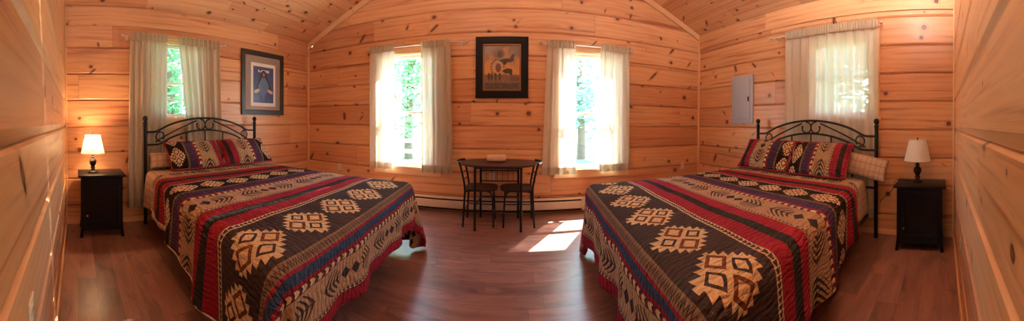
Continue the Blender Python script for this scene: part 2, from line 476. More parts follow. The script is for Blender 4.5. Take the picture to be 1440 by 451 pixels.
def curve(pts, n=8):
    """Catmull-Rom through the points"""
    P = [Vector(p) for p in pts]; out = []
    for i in range(len(P) - 1):
        a, b, c, d = P[max(i - 1, 0)], P[i], P[i + 1], P[min(i + 2, len(P) - 1)]
        for j in range(n):
            t = j / n
            out.append(0.5 * ((2 * b) + (c - a) * t + (2 * a - 5 * b + 4 * c - d) * t * t + (3 * b - a - 3 * c + d) * t ** 3))
    out.append(P[-1]); return out
def obj(name, bm, mat, parent=None, smooth=True, angle=40):
    bmesh.ops.recalc_face_normals(bm, faces=bm.faces[:])
    me = bpy.data.meshes.new(name); bm.to_mesh(me); bm.free()
    o = bpy.data.objects.new(name, me); COL.objects.link(o)
    me.materials.append(mat)
    if smooth:
        for p in me.polygons: p.use_smooth = True
        me.set_sharp_from_angle(angle=math.radians(angle))
    if parent is not None: o.parent = parent
    return o
def board_uv(o, along=0, off=0.0, scale=1.0):
    """uv for wooden pieces: x runs along the given axis, y picks a board"""
    me = o.data; l = me.uv_layers.new(name='UVMap')
    oth = [i for i in range(3) if i != along]
    for p in me.polygons:
        nrm = p.normal
        k = oth[0] if abs(nrm[oth[0]]) < abs(nrm[oth[1]]) else oth[1]
        for li in p.loop_indices:
            co = me.vertices[me.loops[li].vertex_index].co
            l.data[li].uv = (co[along] * scale + off * 3.1, off + 0.5 + (co[k] % 0.08) * 4.0)
    return o
def tag(o, label=None, cat=None, group=None, kind=None):
    if label: o['label'] = label
    if cat: o['category'] = cat
    if group: o['group'] = group
    if kind: o['kind'] = kind
    return o
def thing(name, label, cat, loc=(0, 0, 0), rz=0.0, group=None, kind=None):
    o = bpy.data.objects.new(name, None); COL.objects.link(o); o.empty_display_size = 0.1
    o.location = loc; o.rotation_euler = (0, 0, rz)
    return tag(o, label, cat, group, kind)
def copy_tree(o, parent=None):
    c = o.copy(); COL.objects.link(c)
    if parent is not None: c.parent = parent
    for ch in list(o.children): copy_tree(ch, c)
    return c
def BM(): return bmesh.new()

# ------------------------------------------------------------------ room shell
def ceil_z(x):
    return RIDGE_Z - (RIDGE_Z - (EAVE_L if x < RIDGE_X else EAVE_R)) * abs(x - RIDGE_X) / abs((XL if x < RIDGE_X else XR) - RIDGE_X)

def board_wall(name, P0, P1, inward, holes, gable, uoff, label, ch=.022):
    """P0->P1 in plan; holes are (u0,u1,z0,z1); boards profiled with chamfered seams"""
    P0 = Vector((*P0, 0)); P1 = Vector((*P1, 0)); d = (P1 - P0); W = d.length; d.normalize(); nrm = Vector((*inward, 0))
    top = RIDGE_Z if gable else max(ceil_z(P0.x), 0) + 0.08
    zs = {0.0, top}
    prof = [(0, -.024), (.0035, -.014), (ch, 0.0), (PITCH - .012, 0.0), (PITCH - .0035, -.014)]
    k0 = -3; dep = {}
    for k in range(k0, 12):
        for a, dd in prof:
            z = BASE + k * PITCH + a
            if 0.001 < z < top - 0.001: zs.add(round(z, 5))
    for h in holes:
        for z in h[2:]:
            if 0 < z < top: zs.add(round(z, 5))
    def depth(z):
        a = (z - BASE) % PITCH
        pts = prof + [(PITCH, -.024)]
        for (a0, d0), (a1, d1) in zip(pts, pts[1:]):
            if a0 <= a <= a1: return d0 + (d1 - d0) * (a - a0) / (a1 - a0)
        return 0
    def span(z):
        if not gable or z <= min(EAVE_L, EAVE_R): return 0.0, W
        us = []
        xs = [(-XL + RIDGE_X) and 0]
        # x range where ceil_z(x) >= z
        xa = XL if z <= EAVE_L else RIDGE_X - (RIDGE_Z - z) / (RIDGE_Z - EAVE_L) * (RIDGE_X - XL)
        xb = XR if z <= EAVE_R else RIDGE_X + (RIDGE_Z - z) / (RIDGE_Z - EAVE_R) * (XR - RIDGE_X)
        us = sorted(((xa - P0.x) * d.x, (xb - P0.x) * d.x))
        return us[0], us[1]
    zl = sorted(zs); bm = BM(); lay = bm.loops.layers.uv.new('UVMap')
    def quad(za, zb, ua0, ua1, ub0, ub1, da, db, back=False):
        vs = []
        for (u, z, dp) in ((ua0, za, da), (ua1, za, da), (ub1, zb, db), (ub0, zb, db)):
            vs.append(bm.verts.new(P0 + d * u + nrm * dp + Vector((0, 0, z))))
        f = bm.faces.new(vs)
        zm = (za + zb) / 2; c = math.floor((zm - BASE) / PITCH)
        for l, (u, z) in zip(f.loops, ((ua0, za), (ua1, za), (ub1, zb), (ub0, zb))):
            fv = min(max((z - BASE) / PITCH - c, 0.002), 0.998)
            l[lay].uv = (u + uoff, c + 20 + fv + uoff * 0)
    for za, zb in zip(zl, zl[1:]):
        a0, a1 = span(za); b0, b1 = span(zb); zm = (za + zb) / 2
        cuts = [(a0, a1, b0, b1)]
        for h in holes:
            if h[2] < zm < h[3]:
                nc = []
                for (p, q, r, s) in cuts:
                    if q <= h[0] or p >= h[1]: nc.append((p, q, r, s)); continue
                    nc.append((p, h[0], r, h[0])); nc.append((h[1], q, h[1], s))
                cuts = nc
        for (p, q, r, s) in cuts:
            if q - p < 1e-4 and s - r < 1e-4: continue
            quad(za, zb, p, q, r, s, depth(za + 1e-6), depth(zb - 1e-6))
            ep = TW if p == a0 else 0.0; eq = TW if q == a1 else 0.0
            quad(za, zb, p - ep, q + eq, r - ep, s + eq, -TW, -TW, True)
    bmesh.ops.remove_doubles(bm, verts=bm.verts[:], dist=1e-5)
    o = obj(name, bm, M['wall'], None, smooth=False)
    return tag(o, label, 'wall', None, 'structure')

# window openings (wall coordinates): along-wall interval and heights
WIN = {1: ('left', 0.93, 1.69, 1.31, 2.33), 2: ('back', -1.97, -1.06, 0.60, 2.30), 3: ('back', 0.72, 1.70, 0.60, 2.30), 4: ('right', 0.82, 1.60, 1.37, 2.33)}
board_wall('wall_left', (XL, YN - .1), (XL, YB + .1), (1, 0), [(WIN[1][1] - YN + .1, WIN[1][2] - YN + .1, WIN[1][3], WIN[1][4])], False, 0.0, 'knotty pine log wall behind the left bed')
board_wall('wall_right', (XR, YB + .1), (XR, YN - .1), (-1, 0), [(YB - WIN[4][2] + .1, YB - WIN[4][1] + .1, WIN[4][3], WIN[4][4])], False, 51.3, 'knotty pine log wall behind the right bed')
board_wall('wall_back', (XL, YB), (XR, YB), (0, -1), [(w[1] - XL, w[2] - XL, w[3], w[4]) for w in (WIN[2], WIN[3])], True, 107.7, 'knotty pine gable wall with two windows and a picture')
DOOR = (-0.42, 0.38, 0.0, 2.04)
board_wall('wall_front', (XR, YN), (XL, YN), (0, 1), [(XR - DOOR[1], XR - DOOR[0], 0.0, DOOR[3])], True, 173.1, 'knotty pine wall at both ends of the picture', .040)

bm = BM(); box(bm, (XL - .3, YN - .3, -.08), (XR + .3, YB + .3, 0.0))
tag(obj('floor', bm, M['floor'], None, False), 'glossy reddish brown plank floor', 'floor', None, 'structure')

def ceiling(name, xe, ze, uoff, label):
    bm = BM(); lay = bm.loops.layers.uv.new('UVMap')
    A = Vector((RIDGE_X, 0, RIDGE_Z)); B = Vector((xe, 0, ze)); L = (B - A).length; t = (B - A).normalized()
    nr = Vector((-t.z, 0, t.x)) if xe > 0 else Vector((t.z, 0, -t.x))
    if nr.z < 0: nr = -nr
    pw = 0.19; k = int(L / pw) + 2
    y0, y1 = YN - TW, YB + TW
    for i in range(k):
        a = i * pw
        for (p, q, dp, dq) in ((a, a + .004, .010, .0), (a + .004, a + pw - .004, 0, 0), (a + pw - .004, a + pw, 0, .010)):
            p = min(p, L + .1); q = min(q, L + .1)
            if q - p < 1e-5: continue
            vs = [A + t * p + nr * dp + Vector((0, y0, 0)), A + t * p + nr * dp + Vector((0, y1, 0)), A + t * q + nr * dq + Vector((0, y1, 0)), A + t * q + nr * dq + Vector((0, y0, 0))]
            f = bm.faces.new([bm.verts.new(v) for v in vs])
            for l, (yy, ss) in zip(f.loops, ((y0, p), (y1, p), (y1, q), (y0, q))):
                l[lay].uv = (yy + uoff, i + 3 + uoff * 0 + min(max((ss - a) / pw, .002), .998))
    # roof skin above, eaves lengthened to keep sun off the right curtain
    vs = [A + nr * .16 + Vector((0, y0 - .3, 0)), A + nr * .16 + Vector((0, y1 + .3, 0)), B + t * .66 + nr * .16 + Vector((0, y1 + .3, 0)), B + t * .66 + nr * .16 + Vector((0, y0 - .3, 0))]
    bm.faces.new([bm.verts.new(v) for v in vs])
    return tag(obj(name, bm, M['ceiling'], None, False), label, 'ceiling', None, 'structure')
ceiling('ceiling', XL, EAVE_L, 211.0, 'sloping pine board ceiling over the left bed')
ceiling('ceiling', XR, EAVE_R, 307.0, 'sloping pine board ceiling over the right bed')

def bar(name, a, b, wx, wz, label, along, off, kind='structure', bevel=0.004):
    """a straight wooden trim between two points"""
    a, b = Vector(a), Vector(b); L = (b - a).length
    bm = BM(); bx(bm, 0, 0, 0, L, wx, wz, bevel)
    o = obj(name, bm, M['trim'], None, False); board_uv(o, 0, off)
    x = (b - a).normalized(); up = Vector((0, 0, 1)) if abs(x.z) < .95 else Vector((0, 1, 0))
    y = up.cross(x).normalized(); z = x.cross(y)
    o.matrix_world = Matrix(((x.x, y.x, z.x, (a.x + b.x) / 2), (x.y, y.y, z.y, (a.y + b.y) / 2), (x.z, y.z, z.z, (a.z + b.z) / 2), (0, 0, 0, 1)))
    return tag(o, label, 'trim', None, kind)
n = 0
for (x, y, lb) in ((XL + .012, YB - .012, 'pine corner strip at the back left corner'), (XR - .012, YB - .012, 'pine corner strip at the back right corner'), (XL + .010, YN + .010, 'pine corner strip beside the left nightstand'), (XR - .010, YN + .010, 'pine corner strip beside the right nightstand')):
    n += 1; bar('trim_%d' % n, (x, y, 0), (x, y, (EAVE_L if x < 0 else EAVE_R)), .030 if y > 1 else .02, .030 if y > 1 else .02, lb, 2, n)
for (xe, ze, lb) in ((XL, EAVE_L, 'pine rake board under the left ceiling slope'), (XR, EAVE_R, 'pine rake board under the right ceiling slope')):
    n += 1
    bar('trim_%d' % n, (xe, YB - .012, ze - .045), (RIDGE_X, YB - .012, RIDGE_Z - .045), .024, .085, lb, 0, n)
    n += 1
    bar('trim_%d' % n, (xe, YB - .017, ze - .095), (RIDGE_X, YB - .017, RIDGE_Z - .095), .034, .016, lb.replace('rake board', 'moulding'), 0, n)
def frieze(k, x, z, h, label, off):
    o = bar('trim_%d' % k, (x, YN, z), (x, YB, z), .020, h, label, 0, off)
    o.data.materials[0] = M['wall']
    for p in o.data.polygons:
        for li in p.loop_indices:
            co = o.data.vertices[o.data.loops[li].vertex_index].co
            o.data.uv_layers[0].data[li].uv = (co.x + off * 3.7, off + .5 + co.z / PITCH)
frieze(n + 1, XL + .010, EAVE_L - .135, .225, 'wide pine frieze board under the left eave', 41)
frieze(n + 2, XR - .010, EAVE_R - .130, .245, 'wide pine frieze board under the right eave', 47)
bar('baseboard_left', (XL + .010, YN, .03), (XL + .010, YB, .03), .020, .06, 'low pine baseboard along the left wall', 0, 31)
bar('baseboard_right', (XR - .010, YN, .03), (XR - .010, YB, .03), .020, .06, 'low pine baseboard along the right wall', 0, 32)
bar('baseboard_back', (XL, YB - .010, .03), (XR, YB - .010, .03), .020, .06, 'low pine baseboard along the back wall', 0, 33)
bar('baseboard_front', (XL, YN + .008, .028), (DOOR[0] - .1, YN + .008, .028), .016, .055, 'low pine baseboard at the left edge of the picture', 0, 34)
bar('baseboard_front', (DOOR[1] + .1, YN + .008, .028), (XR, YN + .008, .028), .016, .055, 'low pine baseboard at the right edge of the picture', 0, 35)

# added door, unseen behind the camera, shut to keep daylight off the back wall
t = thing('door_1', 'added panelled pine door behind the camera', 'door', (0, YN, 0), 0, None, 'structure')
bm = BM()
for a, b in (((DOOR[0], -TW - .01, 0), (DOOR[0] + .03, .004, DOOR[3])), ((DOOR[1] - .03, -TW - .01, 0), (DOOR[1], .004, DOOR[3])), ((DOOR[0], -TW - .01, DOOR[3] - .03), (DOOR[1], .004, DOOR[3]))): box(bm, a, b)
board_uv(obj('door_frame', bm, M['trim'], t, False), 2, 60)
bm = BM(); box(bm, (DOOR[0] + .032, -.075, .008), (DOOR[1] - .032, -.035, DOOR[3] - .034), .003)
for z0, z1 in ((.2, .9), (1.05, 1.85)): box(bm, (DOOR[0] + .14, -.085, z0), (DOOR[1] - .14, -.027, z1), .008)
board_uv(obj('door_leaf', bm, M['trim'], t, False), 2, 61)

# ------------------------------------------------------------------ windows
WALLROT = {'left': -PI / 2, 'right': PI / 2, 'back': PI}
def wall_loc(side, along, z=0.0, out=0.0):
    return {'left': (XL + out, along, z), 'right': (XR - out, along, z), 'back': (along, YB - out, z)}[side]
def make_window(k, rail_z, grid, label):
    side, a0, a1, z0, z1 = WIN[k]
    w = (a1 - a0); h = z1 - z0
    t = thing('window_%d' % k, label, 'window', wall_loc(side, (a0 + a1) / 2, z0), WALLROT[side], None, 'structure')
    # local: x along, y into the room, z up from the opening's foot
    bm = BM(); X = w / 2
    for s in (-1, 1): box(bm, (s * (X - .022), -TW - .01, 0), (s * X, .004, h))
    box(bm, (-X, -TW - .01, h - .022), (X, .004, h)); box(bm, (-X, -TW - .03, 0), (X, .006, .022))
    board_uv(obj('window_jamb', bm, M['trim'], t, False), 2, 70 + k)
    bm = BM(); cw = .085
    for s in (-1, 1): box(bm, (s * (X - .008), 0, -.02), (s * (X + cw), .020, h + cw), .003)
    box(bm, (-X - cw, 0, h - .008), (X + cw, .022, h + cw), .003)
    board_uv(obj('window_casing', bm, M['trim'], t, False), 2, 75 + k)
    bm = BM(); box(bm, (-X - cw - .02, -.01, -.035), (X + cw + .02, .030, .006), .004); box(bm, (-X - cw, 0, -.12), (X + cw, .018, -.035), .003)
    board_uv(obj('window_sill', bm, M['trim'], t, False), 0, 80 + k)
    r = rail_z - z0; f = .042; xi = X - .024
    for nm, (b0, b1, y) in (('upper', (r - .02, h - .024, -.085)), ('lower', (.024, r + .02, -.055))):
        bm = BM()
        for s in (-1, 1): box(bm, (s * (xi - f), y - .015, b0), (s * xi, y + .015, b1), .003)
        box(bm, (-xi, y - .015, b0), (xi, y + .015, b0 + f), .003); box(bm, (-xi, y - .015, b1 - f), (xi, y + .015, b1), .003)
        if grid:
            for i in range(1, 3): box(bm, (-xi + 2 * xi * i / 3 - .008, y - .008, b0 + f), (-xi + 2 * xi * i / 3 + .008, y + .008, b1 - f))
            box(bm, (-xi + f, y - .008, (b0 + b1) / 2 - .008), (xi - f, y + .008, (b0 + b1) / 2 + .008))
        s_ = obj('window_sash', bm, M['vinyl'], t, False)
        bm = BM(); box(bm, (-xi + f - .005, y - .003, b0 + f - .005), (xi - f + .005, y + .003, b1 - f + .005))
        obj('window_pane', bm, M['glass'], s_, False)
    return t
make_window(1, 1.79, True, 'small double hung window over the left bed')
make_window(2, 1.41, False, 'tall double hung window left of the table')
make_window(3, 1.40, False, 'tall double hung window right of the table')
make_window(4, 1.86, True, 'small double hung window hidden by the curtain over the right bed')

# ------------------------------------------------------------------ curtains
def make_rod(side, a0, a1, z, label):
    """a0 < a1 measured along local x of the wall"""
    mid = (a0 + a1) / 2; L = abs(a1 - a0) / 2
    t = thing('curtain_rod', label, 'curtain rod', wall_loc(side, mid, z), WALLROT[side], 'slim nickel curtain rods over the windows')
    bm = BM(); tube(bm, [(-L, .075, 0), (L, .075, 0)], .008, 10); obj('rod', bm, M['nickel'], t)
    for s in (-1, 1):
        bm = BM(); lathe(bm, [(.006, -.01), (.009, 0), (.008, .006), (.016, .014), (.020, .026), (.016, .038), (.004, .046), (.0001, .046)], n=14)
        for v in bm.verts: v.co = Vector((s * (L + v.co.z), .075 + v.co.x, v.co.y))
        obj('finial', bm, M['nickel'], t)
        bm = BM(); tube(bm, [(s * (L - .06), .0, -.012), (s * (L - .06), .05, -.012), (s * (L - .06), .075, -.009)], .005, 8)
        box(bm, (s * (L - .06) - .012, 0, -.035), (s * (L - .06) + .012, .006, .015), .002)
        obj('bracket', bm, M['nickel'], t)
    return t
def make_curtain(side, a0, a1, b0, b1, ztop, zbot, label, seed, folds=7, group=None, cloth='curtain'):
    """top edge spans a0..a1 of the wall, hem spans b0..b1"""
    rnd = random.Random(seed)
    mid = (a0 + a1) / 2
    t = thing('curtain', label, 'curtain', wall_loc(side, mid, zbot), WALLROT[side], group)
    sgn = 1 if side == 'right' else -1          # local x versus wall coordinate
    H = ztop - zbot; nx, nz = 96, 40
    ph = [rnd.uniform(0, 2 * PI) for _ in range(6)]; fr = [folds * rnd.uniform(.8, 1.2), folds * 1.7, folds * .55]
    def pos(u, w, off=0.0):
        # u 0..1 across, w 0..1 from hem up to the rod
        ta, tb = a0 + (a1 - a0) * u, b0 + (b1 - b0) * u
        e = 1 - w
        al = ta * (1 - e ** 1.3) + tb * e ** 1.3 if False else ta + (tb - ta) * e
        gather = math.exp(-((1 - w) * H / .10) ** 1.0)
        big = .030 * (0.55 + .45 * e) * math.sin(2 * PI * fr[0] * u + ph[0] + 1.2 * e * math.sin(ph[1]))
        med = .008 * math.sin(2 * PI * fr[1] * u + ph[2] + e) + .010 * e * math.sin(2 * PI * fr[2] * u + ph[3])
        pin = .007 * math.sin(2 * PI * folds * 3.1 * u + ph[4]) * gather
        y = .068 + (big + med) * (1 - .62 * gather) + pin
        al += .010 * math.cos(2 * PI * fr[0] * u + ph[0]) * (0.3 + e)
        return (sgn * (al - mid), min(max(y, .034), .130 if side == 'back' else .112) + off, w * H)
    def sheet(w0, w1, n, off=0.0):
        bm = BM(); g = []
        for j in range(n + 1):
            w = w0 + (w1 - w0) * j / n
            g.append([bm.verts.new(pos(i / nx, w, off)) for i in range(nx + 1)])
        for j in range(n):
            for i in range(nx): bm.faces.new((g[j][i], g[j][i + 1], g[j + 1][i + 1], g[j + 1][i]))
        return bm
    hz = .10 / H; tz = .055 / H
    obj('cloth_panel', sheet(0, 1 - tz, nz), M[cloth], t, angle=180)
    obj('hem', sheet(0.0, hz, 4, .004), M['curtain_double'], t, angle=180)
    # gathered rod pocket with a ruffled heading above the rod
    bm = BM(); g = []
    for j in range(9):
        q = j / 8; row = []
        for i in range(nx * 2 + 1):
            u = i / (nx * 2); al = a0 + (a1 - a0) * u
            ruff = math.sin(2 * PI * folds * 3.1 * u + ph[4]) + .6 * math.sin(2 * PI * folds * 4.7 * u + ph[5])
            z = H - .060 + q * .100 + ((.010 * ruff + .006 * math.sin(37 * u + ph[1])) if j == 8 else 0)
            y = .100 + (.010 if j > 5 or j < 2 else .006) * ruff
            row.append(bm.verts.new((sgn * (al - mid), min(max(y, .0855), .124), z)))
        g.append(row)
    for j in range(8):
        for i in range(nx * 2): bm.faces.new((g[j][i], g[j][i + 1], g[j + 1][i + 1], g[j + 1][i]))
    obj('rod_pocket', bm, M['curtain_double'], t, angle=180)
    return t
make_rod('left', 0.585, 2.0, 2.345, 'nickel curtain rod over the left bed window')
make_rod('right', 0.73, 2.20, 2.455, 'nickel curtain rod over the right bed window')
make_rod('back', -2.11, -0.62, 2.39, 'nickel curtain rod left of the framed picture on the back wall')
make_rod('back', 0.455, 1.77, 2.37, 'nickel curtain rod right of the framed picture on the back wall')
cg = 'sage beige gathered curtains'
make_curtain('left', 0.665, 1.165, 0.62, 1.14, 2.345, .20, 'long sage curtain on the nightstand side of the left bed window', 1, 6, cg)
make_curtain('left', 1.31, 1.93, 1.52, 1.98, 2.345, .20, 'long sage curtain beside the blue framed print over the left bed', 2, 6, cg)
make_curtain('back', -2.105, -1.68, -2.10, -1.70, 2.39, .555, 'sunlit short curtain left of the window behind the left bed foot', 3, 4, cg, 'sheer')
make_curtain('back', -1.265, -0.83, -1.24, -0.80, 2.39, .545, 'short beige curtain between the left back window and the black framed picture', 4, 4, cg)
make_curtain('back', 0.52, 0.92, 0.46, 0.94, 2.37, .545, 'sunlit short curtain just right of the small table', 5, 4, cg, 'sheer')
make_curtain('back', 1.295, 1.76, 1.29, 1.775, 2.37, .565, 'short pale curtain at the right edge of the back right window', 6, 4, cg)
make_curtain('right', 0.74, 1.985, 0.74, 1.97, 2.455, .20, 'wide closed pale curtain over the window behind the right bed', 7, 12, cg, 'sheer')

# ------------------------------------------------------------------ beds
BW = 1.66                                       # headboard width between posts
def make_bed(side, head_x, y0, label):
    """side +1: the foot points to +x (left bed)"""
    t = thing('iron_bed', label, 'bed', (head_x, y0, 0), 0 if side > 0 else 0, 'black iron beds')
    # local: y along the headboard 0..BW, x towards the foot (side), z up
    S = side
    def P(u, z, dx=0.0): return (S * dx, u, z)
    for u in (0.0, BW):
        bm = BM(); tube(bm, [P(u, .0), P(u, 1.255)], .023, 14)
        p = obj('bed_post', bm, M['iron'], t)
        bm = BM(); lathe(bm, [(.024, 1.245), (.030, 1.252), (.030, 1.262), (.016, 1.272), (.016, 1.28), (.027, 1.292), (.033, 1.312), (.027, 1.334), (.012, 1.346), (.0001, 1.348)], 0, u, 16)
        obj('post_finial', bm, M['iron'], p)
    def arch(zs, zp, u0, r):
        pts = [P(0, zs), P(u0 * .6, zs), P(u0, zs + .012)]
        for k in range(1, 10):
            q = k / 10; u = u0 + (BW - 2 * u0) * q
            pts.append(P(u, zs + (zp - zs) * (1 - (2 * q - 1) ** 2) ** .85 + .006))
        pts += [P(BW - u0, zs + .012), P(BW - u0 * .6, zs), P(BW, zs)]
        bm = BM(); tube(bm, curve(pts, 5), r, 10); return bm
    obj('upper_arch', arch(1.145, 1.315, .16, .013), M['iron'], t)
    obj('lower_arch', arch(.985, 1.155, .20, .012), M['iron'], t)
    for s in (-1, 1):
        c = BW / 2
        bm = BM(); tube(bm, curve([P(c + s * .70, 1.02), P(c + s * .45, 1.15), P(c + s * .13, 1.285)], 8), .009, 8)
        obj('brace', bm, M['iron'], t)
        # small C scroll at the outside
        bm = BM(); pts = []
        for k in range(24):
            a = -0.55 * PI + 1.75 * PI * k / 23; r = .060 - .022 * max(0, k - 14) / 9
            pts.append(P(c + s * (.63 + r * math.cos(a) * -1 * -1), 1.085 + r * math.sin(a)))
        tube(bm, pts, .008, 8); sphere(bm, pts[-1], .012); obj('scroll', bm, M['iron'], t)
        # paired scrolls in the middle
        bm = BM(); pts = []
        for k in range(26):
            a = PI * .5 + PI * 1.55 * k / 25; r = .070 - .020 * max(0, k - 14) / 11
            pts.append(P(c + s * (.070 - r * -math.cos(a) * 1.0 * -1 * -1), 1.235 + r * math.sin(a)))
        tube(bm, pts, .009, 8); sphere(bm, pts[-1], .013); obj('scroll', bm, M['iron'], t)
    for u in (.285, .555, .83, 1.105, 1.375):
        q = (u - .2) / (BW - .4); z = .985 + .17 * (1 - (2 * q - 1) ** 2) ** .85
        bm = BM(); tube(bm, [P(u, z), P(u, .56)], .009, 8); obj('spindle', bm, M['iron'], t)
    bm = BM(); tube(bm, [P(0, .56), P(BW, .56)], .012, 10); obj('lower_rail', bm, M['iron'], t)
    L = 2.28
    for u in (.10, BW - .10):
        bm = BM(); box(bm, (S * .0, u - .018, .225), (S * L, u + .018, .262), .004); obj('side_rail', bm, M['iron'], t)
    for dx in (.70, 1.30, L - .42):
        bm = BM(); box(bm, (S * (dx - .018), .10, .225), (S * (dx + .018), BW - .10, .24)); obj('cross_slat', bm, M['iron'], t)
        for u in (.16, BW - .16):
            bm = BM(); tube(bm, [P(u, .23, dx), P(u, .012, dx)], .017, 10); lathe(bm, [(.024, 0), (.026, .01), (.022, .03), (.017, .035)], S * dx, u, 12)
            obj('leg', bm, M['iron'], t)
    return t

def cushion_box(name, a, b, mat, label, cat, r=.06, group=None):
    bm = BM(); box(bm, (a[0] - (a[0] + b[0]) / 2, a[1] - (a[1] + b[1]) / 2, 0), (b[0] - (a[0] + b[0]) / 2, b[1] - (a[1] + b[1]) / 2, b[2] - a[2]), r, 4)
    o = obj(name, bm, mat); o.location = ((a[0] + b[0]) / 2, (a[1] + b[1]) / 2, a[2])
    return tag(o, label, cat, group)

def drape(bed, cloth_mat, name, label, cat, a_lo, a_hi, dn, df, drop_f, ztop, seed, res=.022, inflate=0.0, su=1.0, group=None, near_only=False, head_cut=0.0, s_off=0.0):
    """a cloth over the mattress: a along (0 at the foot edge, + to the head), b across (0 near edge, + to the far edge)"""
    S, xh, xf, yn, yf = bed['S'], bed['xh'], bed['xf'], bed['yn'], bed['yf']
    rnd = random.Random(seed); p1, p2, p3 = (rnd.uniform(0, 6.28) for _ in range(3))
    Lr = bed['L']; Wd = 1.0
    W = bed['W']
    na = int((a_hi + drop_f) / res); nb = int((W + max(dn(0), dn(a_hi)) + df) / res)
    R = .055 + inflate
    def wrap(e):
        q = R * PI / 2
        if e < q: return R * math.sin(e / R), R * (1 - math.cos(e / R))
        return R, R + (e - q)
    bm = BM(); lay = bm.loops.layers.uv.new('UVMap'); g = []; uvs = []
    for i in range(na + 1):
        row = []; ur = []; a = -drop_f + (a_hi + drop_f) * i / na
        lo, hi = -dn(a), W + df
        if near_only: hi = near_only
        for j in range(nb + 1):
            b = lo + (hi - lo) * j / nb
            if head_cut:
                cut = head_cut * (1 - min(1, max(0, (b + .05) / .45)) ** .6)
                a = -drop_f + (a_hi - cut + drop_f) * i / na
            ex = max(-a, 0.0); ey = max(-b, b - W, 0.0); sy = -1 if b < 0 else 1
            ac = max(a, 0.0); bc = min(max(b, 0.0), W); q = bc / W
            fr = ac / Lr
            y = (yn(fr) * (1 - q) + yf * q)
            x = xf(q) * (1 - fr) + xh * fr
            z = ztop
            e = math.hypot(ex, ey)
            # soft top: gentle crown and wrinkles
            edge = min(ac, bc, W - bc) if e == 0 else 0
            if e == 0:
                z += inflate + .012 * min(1, edge / .25) + .006 * noise.noise(Vector((a * 3.1, b * 3.1, 3))) + .003 * noise.noise(Vector((a * 9, b * 14, 3)))
            # inner corner rounding in plan
            if e > 0:
                dirx, diry = ex / e, ey / e
                out, down = wrap(e)
                corner = min(ex, ey) / (max(ex, ey) + 1e-6)
                ang = math.atan2(ey, ex)
                along = (b * (1 if ex > ey else 0) + a * (0 if ex > ey else 1))
                flare = .05 * down + .10 * corner * down
                wave = .022 * down / .4 * (math.sin(along * 11 + p1) + .7 * math.sin(along * 19 + p2)) * (1 - corner)
                wave += .07 * corner * down / .4 * math.sin(ang * 6 + p3)
                out2 = out + flare + wave * min(1, down / .12)
                x += S * dirx * (out2 + inflate); y += sy * diry * (out2 + inflate)
                z = ztop + inflate - down
                z = max(z, .012 + .01 * abs(math.sin(along * 13)))
                z += .004 * noise.noise(Vector((a * 9, b * 9, 3)))
            row.append(bm.verts.new((x, y, z)))
            ur.append(((a * su if a < 0 else a) + s_off, b))
        g.append(row); uvs.append(ur)
    for i in range(na):
        for j in range(nb):
            f = bm.faces.new((g[i][j], g[i + 1][j], g[i + 1][j + 1], g[i][j + 1]))
            for l, (p, q) in zip(f.loops, ((i, j), (i + 1, j), (i + 1, j + 1), (i, j + 1))): l[lay].uv = uvs[p][q]
    edge = [Vector(g[i][0].co) for i in range(na + 1)]
    foot = [Vector(v.co) for v in g[0]]
    far = [Vector(g[i][nb].co) for i in range(na + 1)]
    o = obj(name, bm, cloth_mat, None, True, 180)
    md = o.modifiers.new('thickness', 'SOLIDIFY'); md.thickness = .008; md.offset = 1.0
    tag(o, label, cat, group)
    return o, edge, foot, far

def make_pillow(name, w, h, th, mat, label, u_from, u_to, flange_mat, loc, lean, yaw, roll, side, seed, uvs=1.0, group=None, v0=0.0):
    """stands on its long edge: local x along the bed head, z up, y thickness"""
    n, mN = 36, 24
    rnd = random.Random(seed)
    root = None
    bm = BM(); lay = bm.loops.layers.uv.new('UVMap')
    def pt(i, j, sgn):
        u, v = i / n * 2 - 1, j / mN * 2 - 1
        prof = max(0, (1 - abs(u) ** 3.2)) ** .55 * max(0, (1 - abs(v) ** 3.0)) ** .60
        pull = 1 - .05 * (abs(u) ** 2) * (1 - abs(v)) * 0 - .045 * (1 - abs(v) ** 2) * abs(u) ** 3
        pz = 1 - .05 * (1 - u * u) * abs(v) ** 3 * 0
        wr = .006 * noise.noise(Vector((u * 4 + seed, v * 4, sgn))) * prof
        return Vector((u * w / 2 * pull, sgn * (th / 2 * prof) + wr, (v * h / 2 + h / 2) * pz))
    for sgn in (-1, 1):
        g = [[bm.verts.new(pt(i, j, sgn)) for i in range(n + 1)] for j in range(mN + 1)]
        for j in range(mN):
            for i in range(n):
                q = (g[j][i], g[j][i + 1], g[j + 1][i + 1], g[j + 1][i])
                f = bm.faces.new(q)
                for l, (jj, ii) in zip(f.loops, ((j, i), (j, i + 1), (j + 1, i + 1), (j + 1, i))):
                    l[lay].uv = (u_from + (u_to - u_from) * ii / n, v0 + jj / mN * h * uvs)
    bmesh.ops.remove_doubles(bm, verts=bm.verts[:], dist=1e-5)
    o = obj(name, bm, mat, None, True, 180)
    rim = [pt(i, 0, 0) for i in range(n)] + [pt(n, j, 0) for j in range(mN)] + [pt(n - i, mN, 0) for i in range(n)] + [pt(0, mN - j, 0) for j in range(mN)]
    if flange_mat is not None:
        b2 = BM(); tube(b2, rim, .009, 8, closed=True); obj('piping', b2, flange_mat, o)
    o.rotation_euler = (lean, roll, yaw); o.location = loc
    return tag(o, label, 'pillow', group)

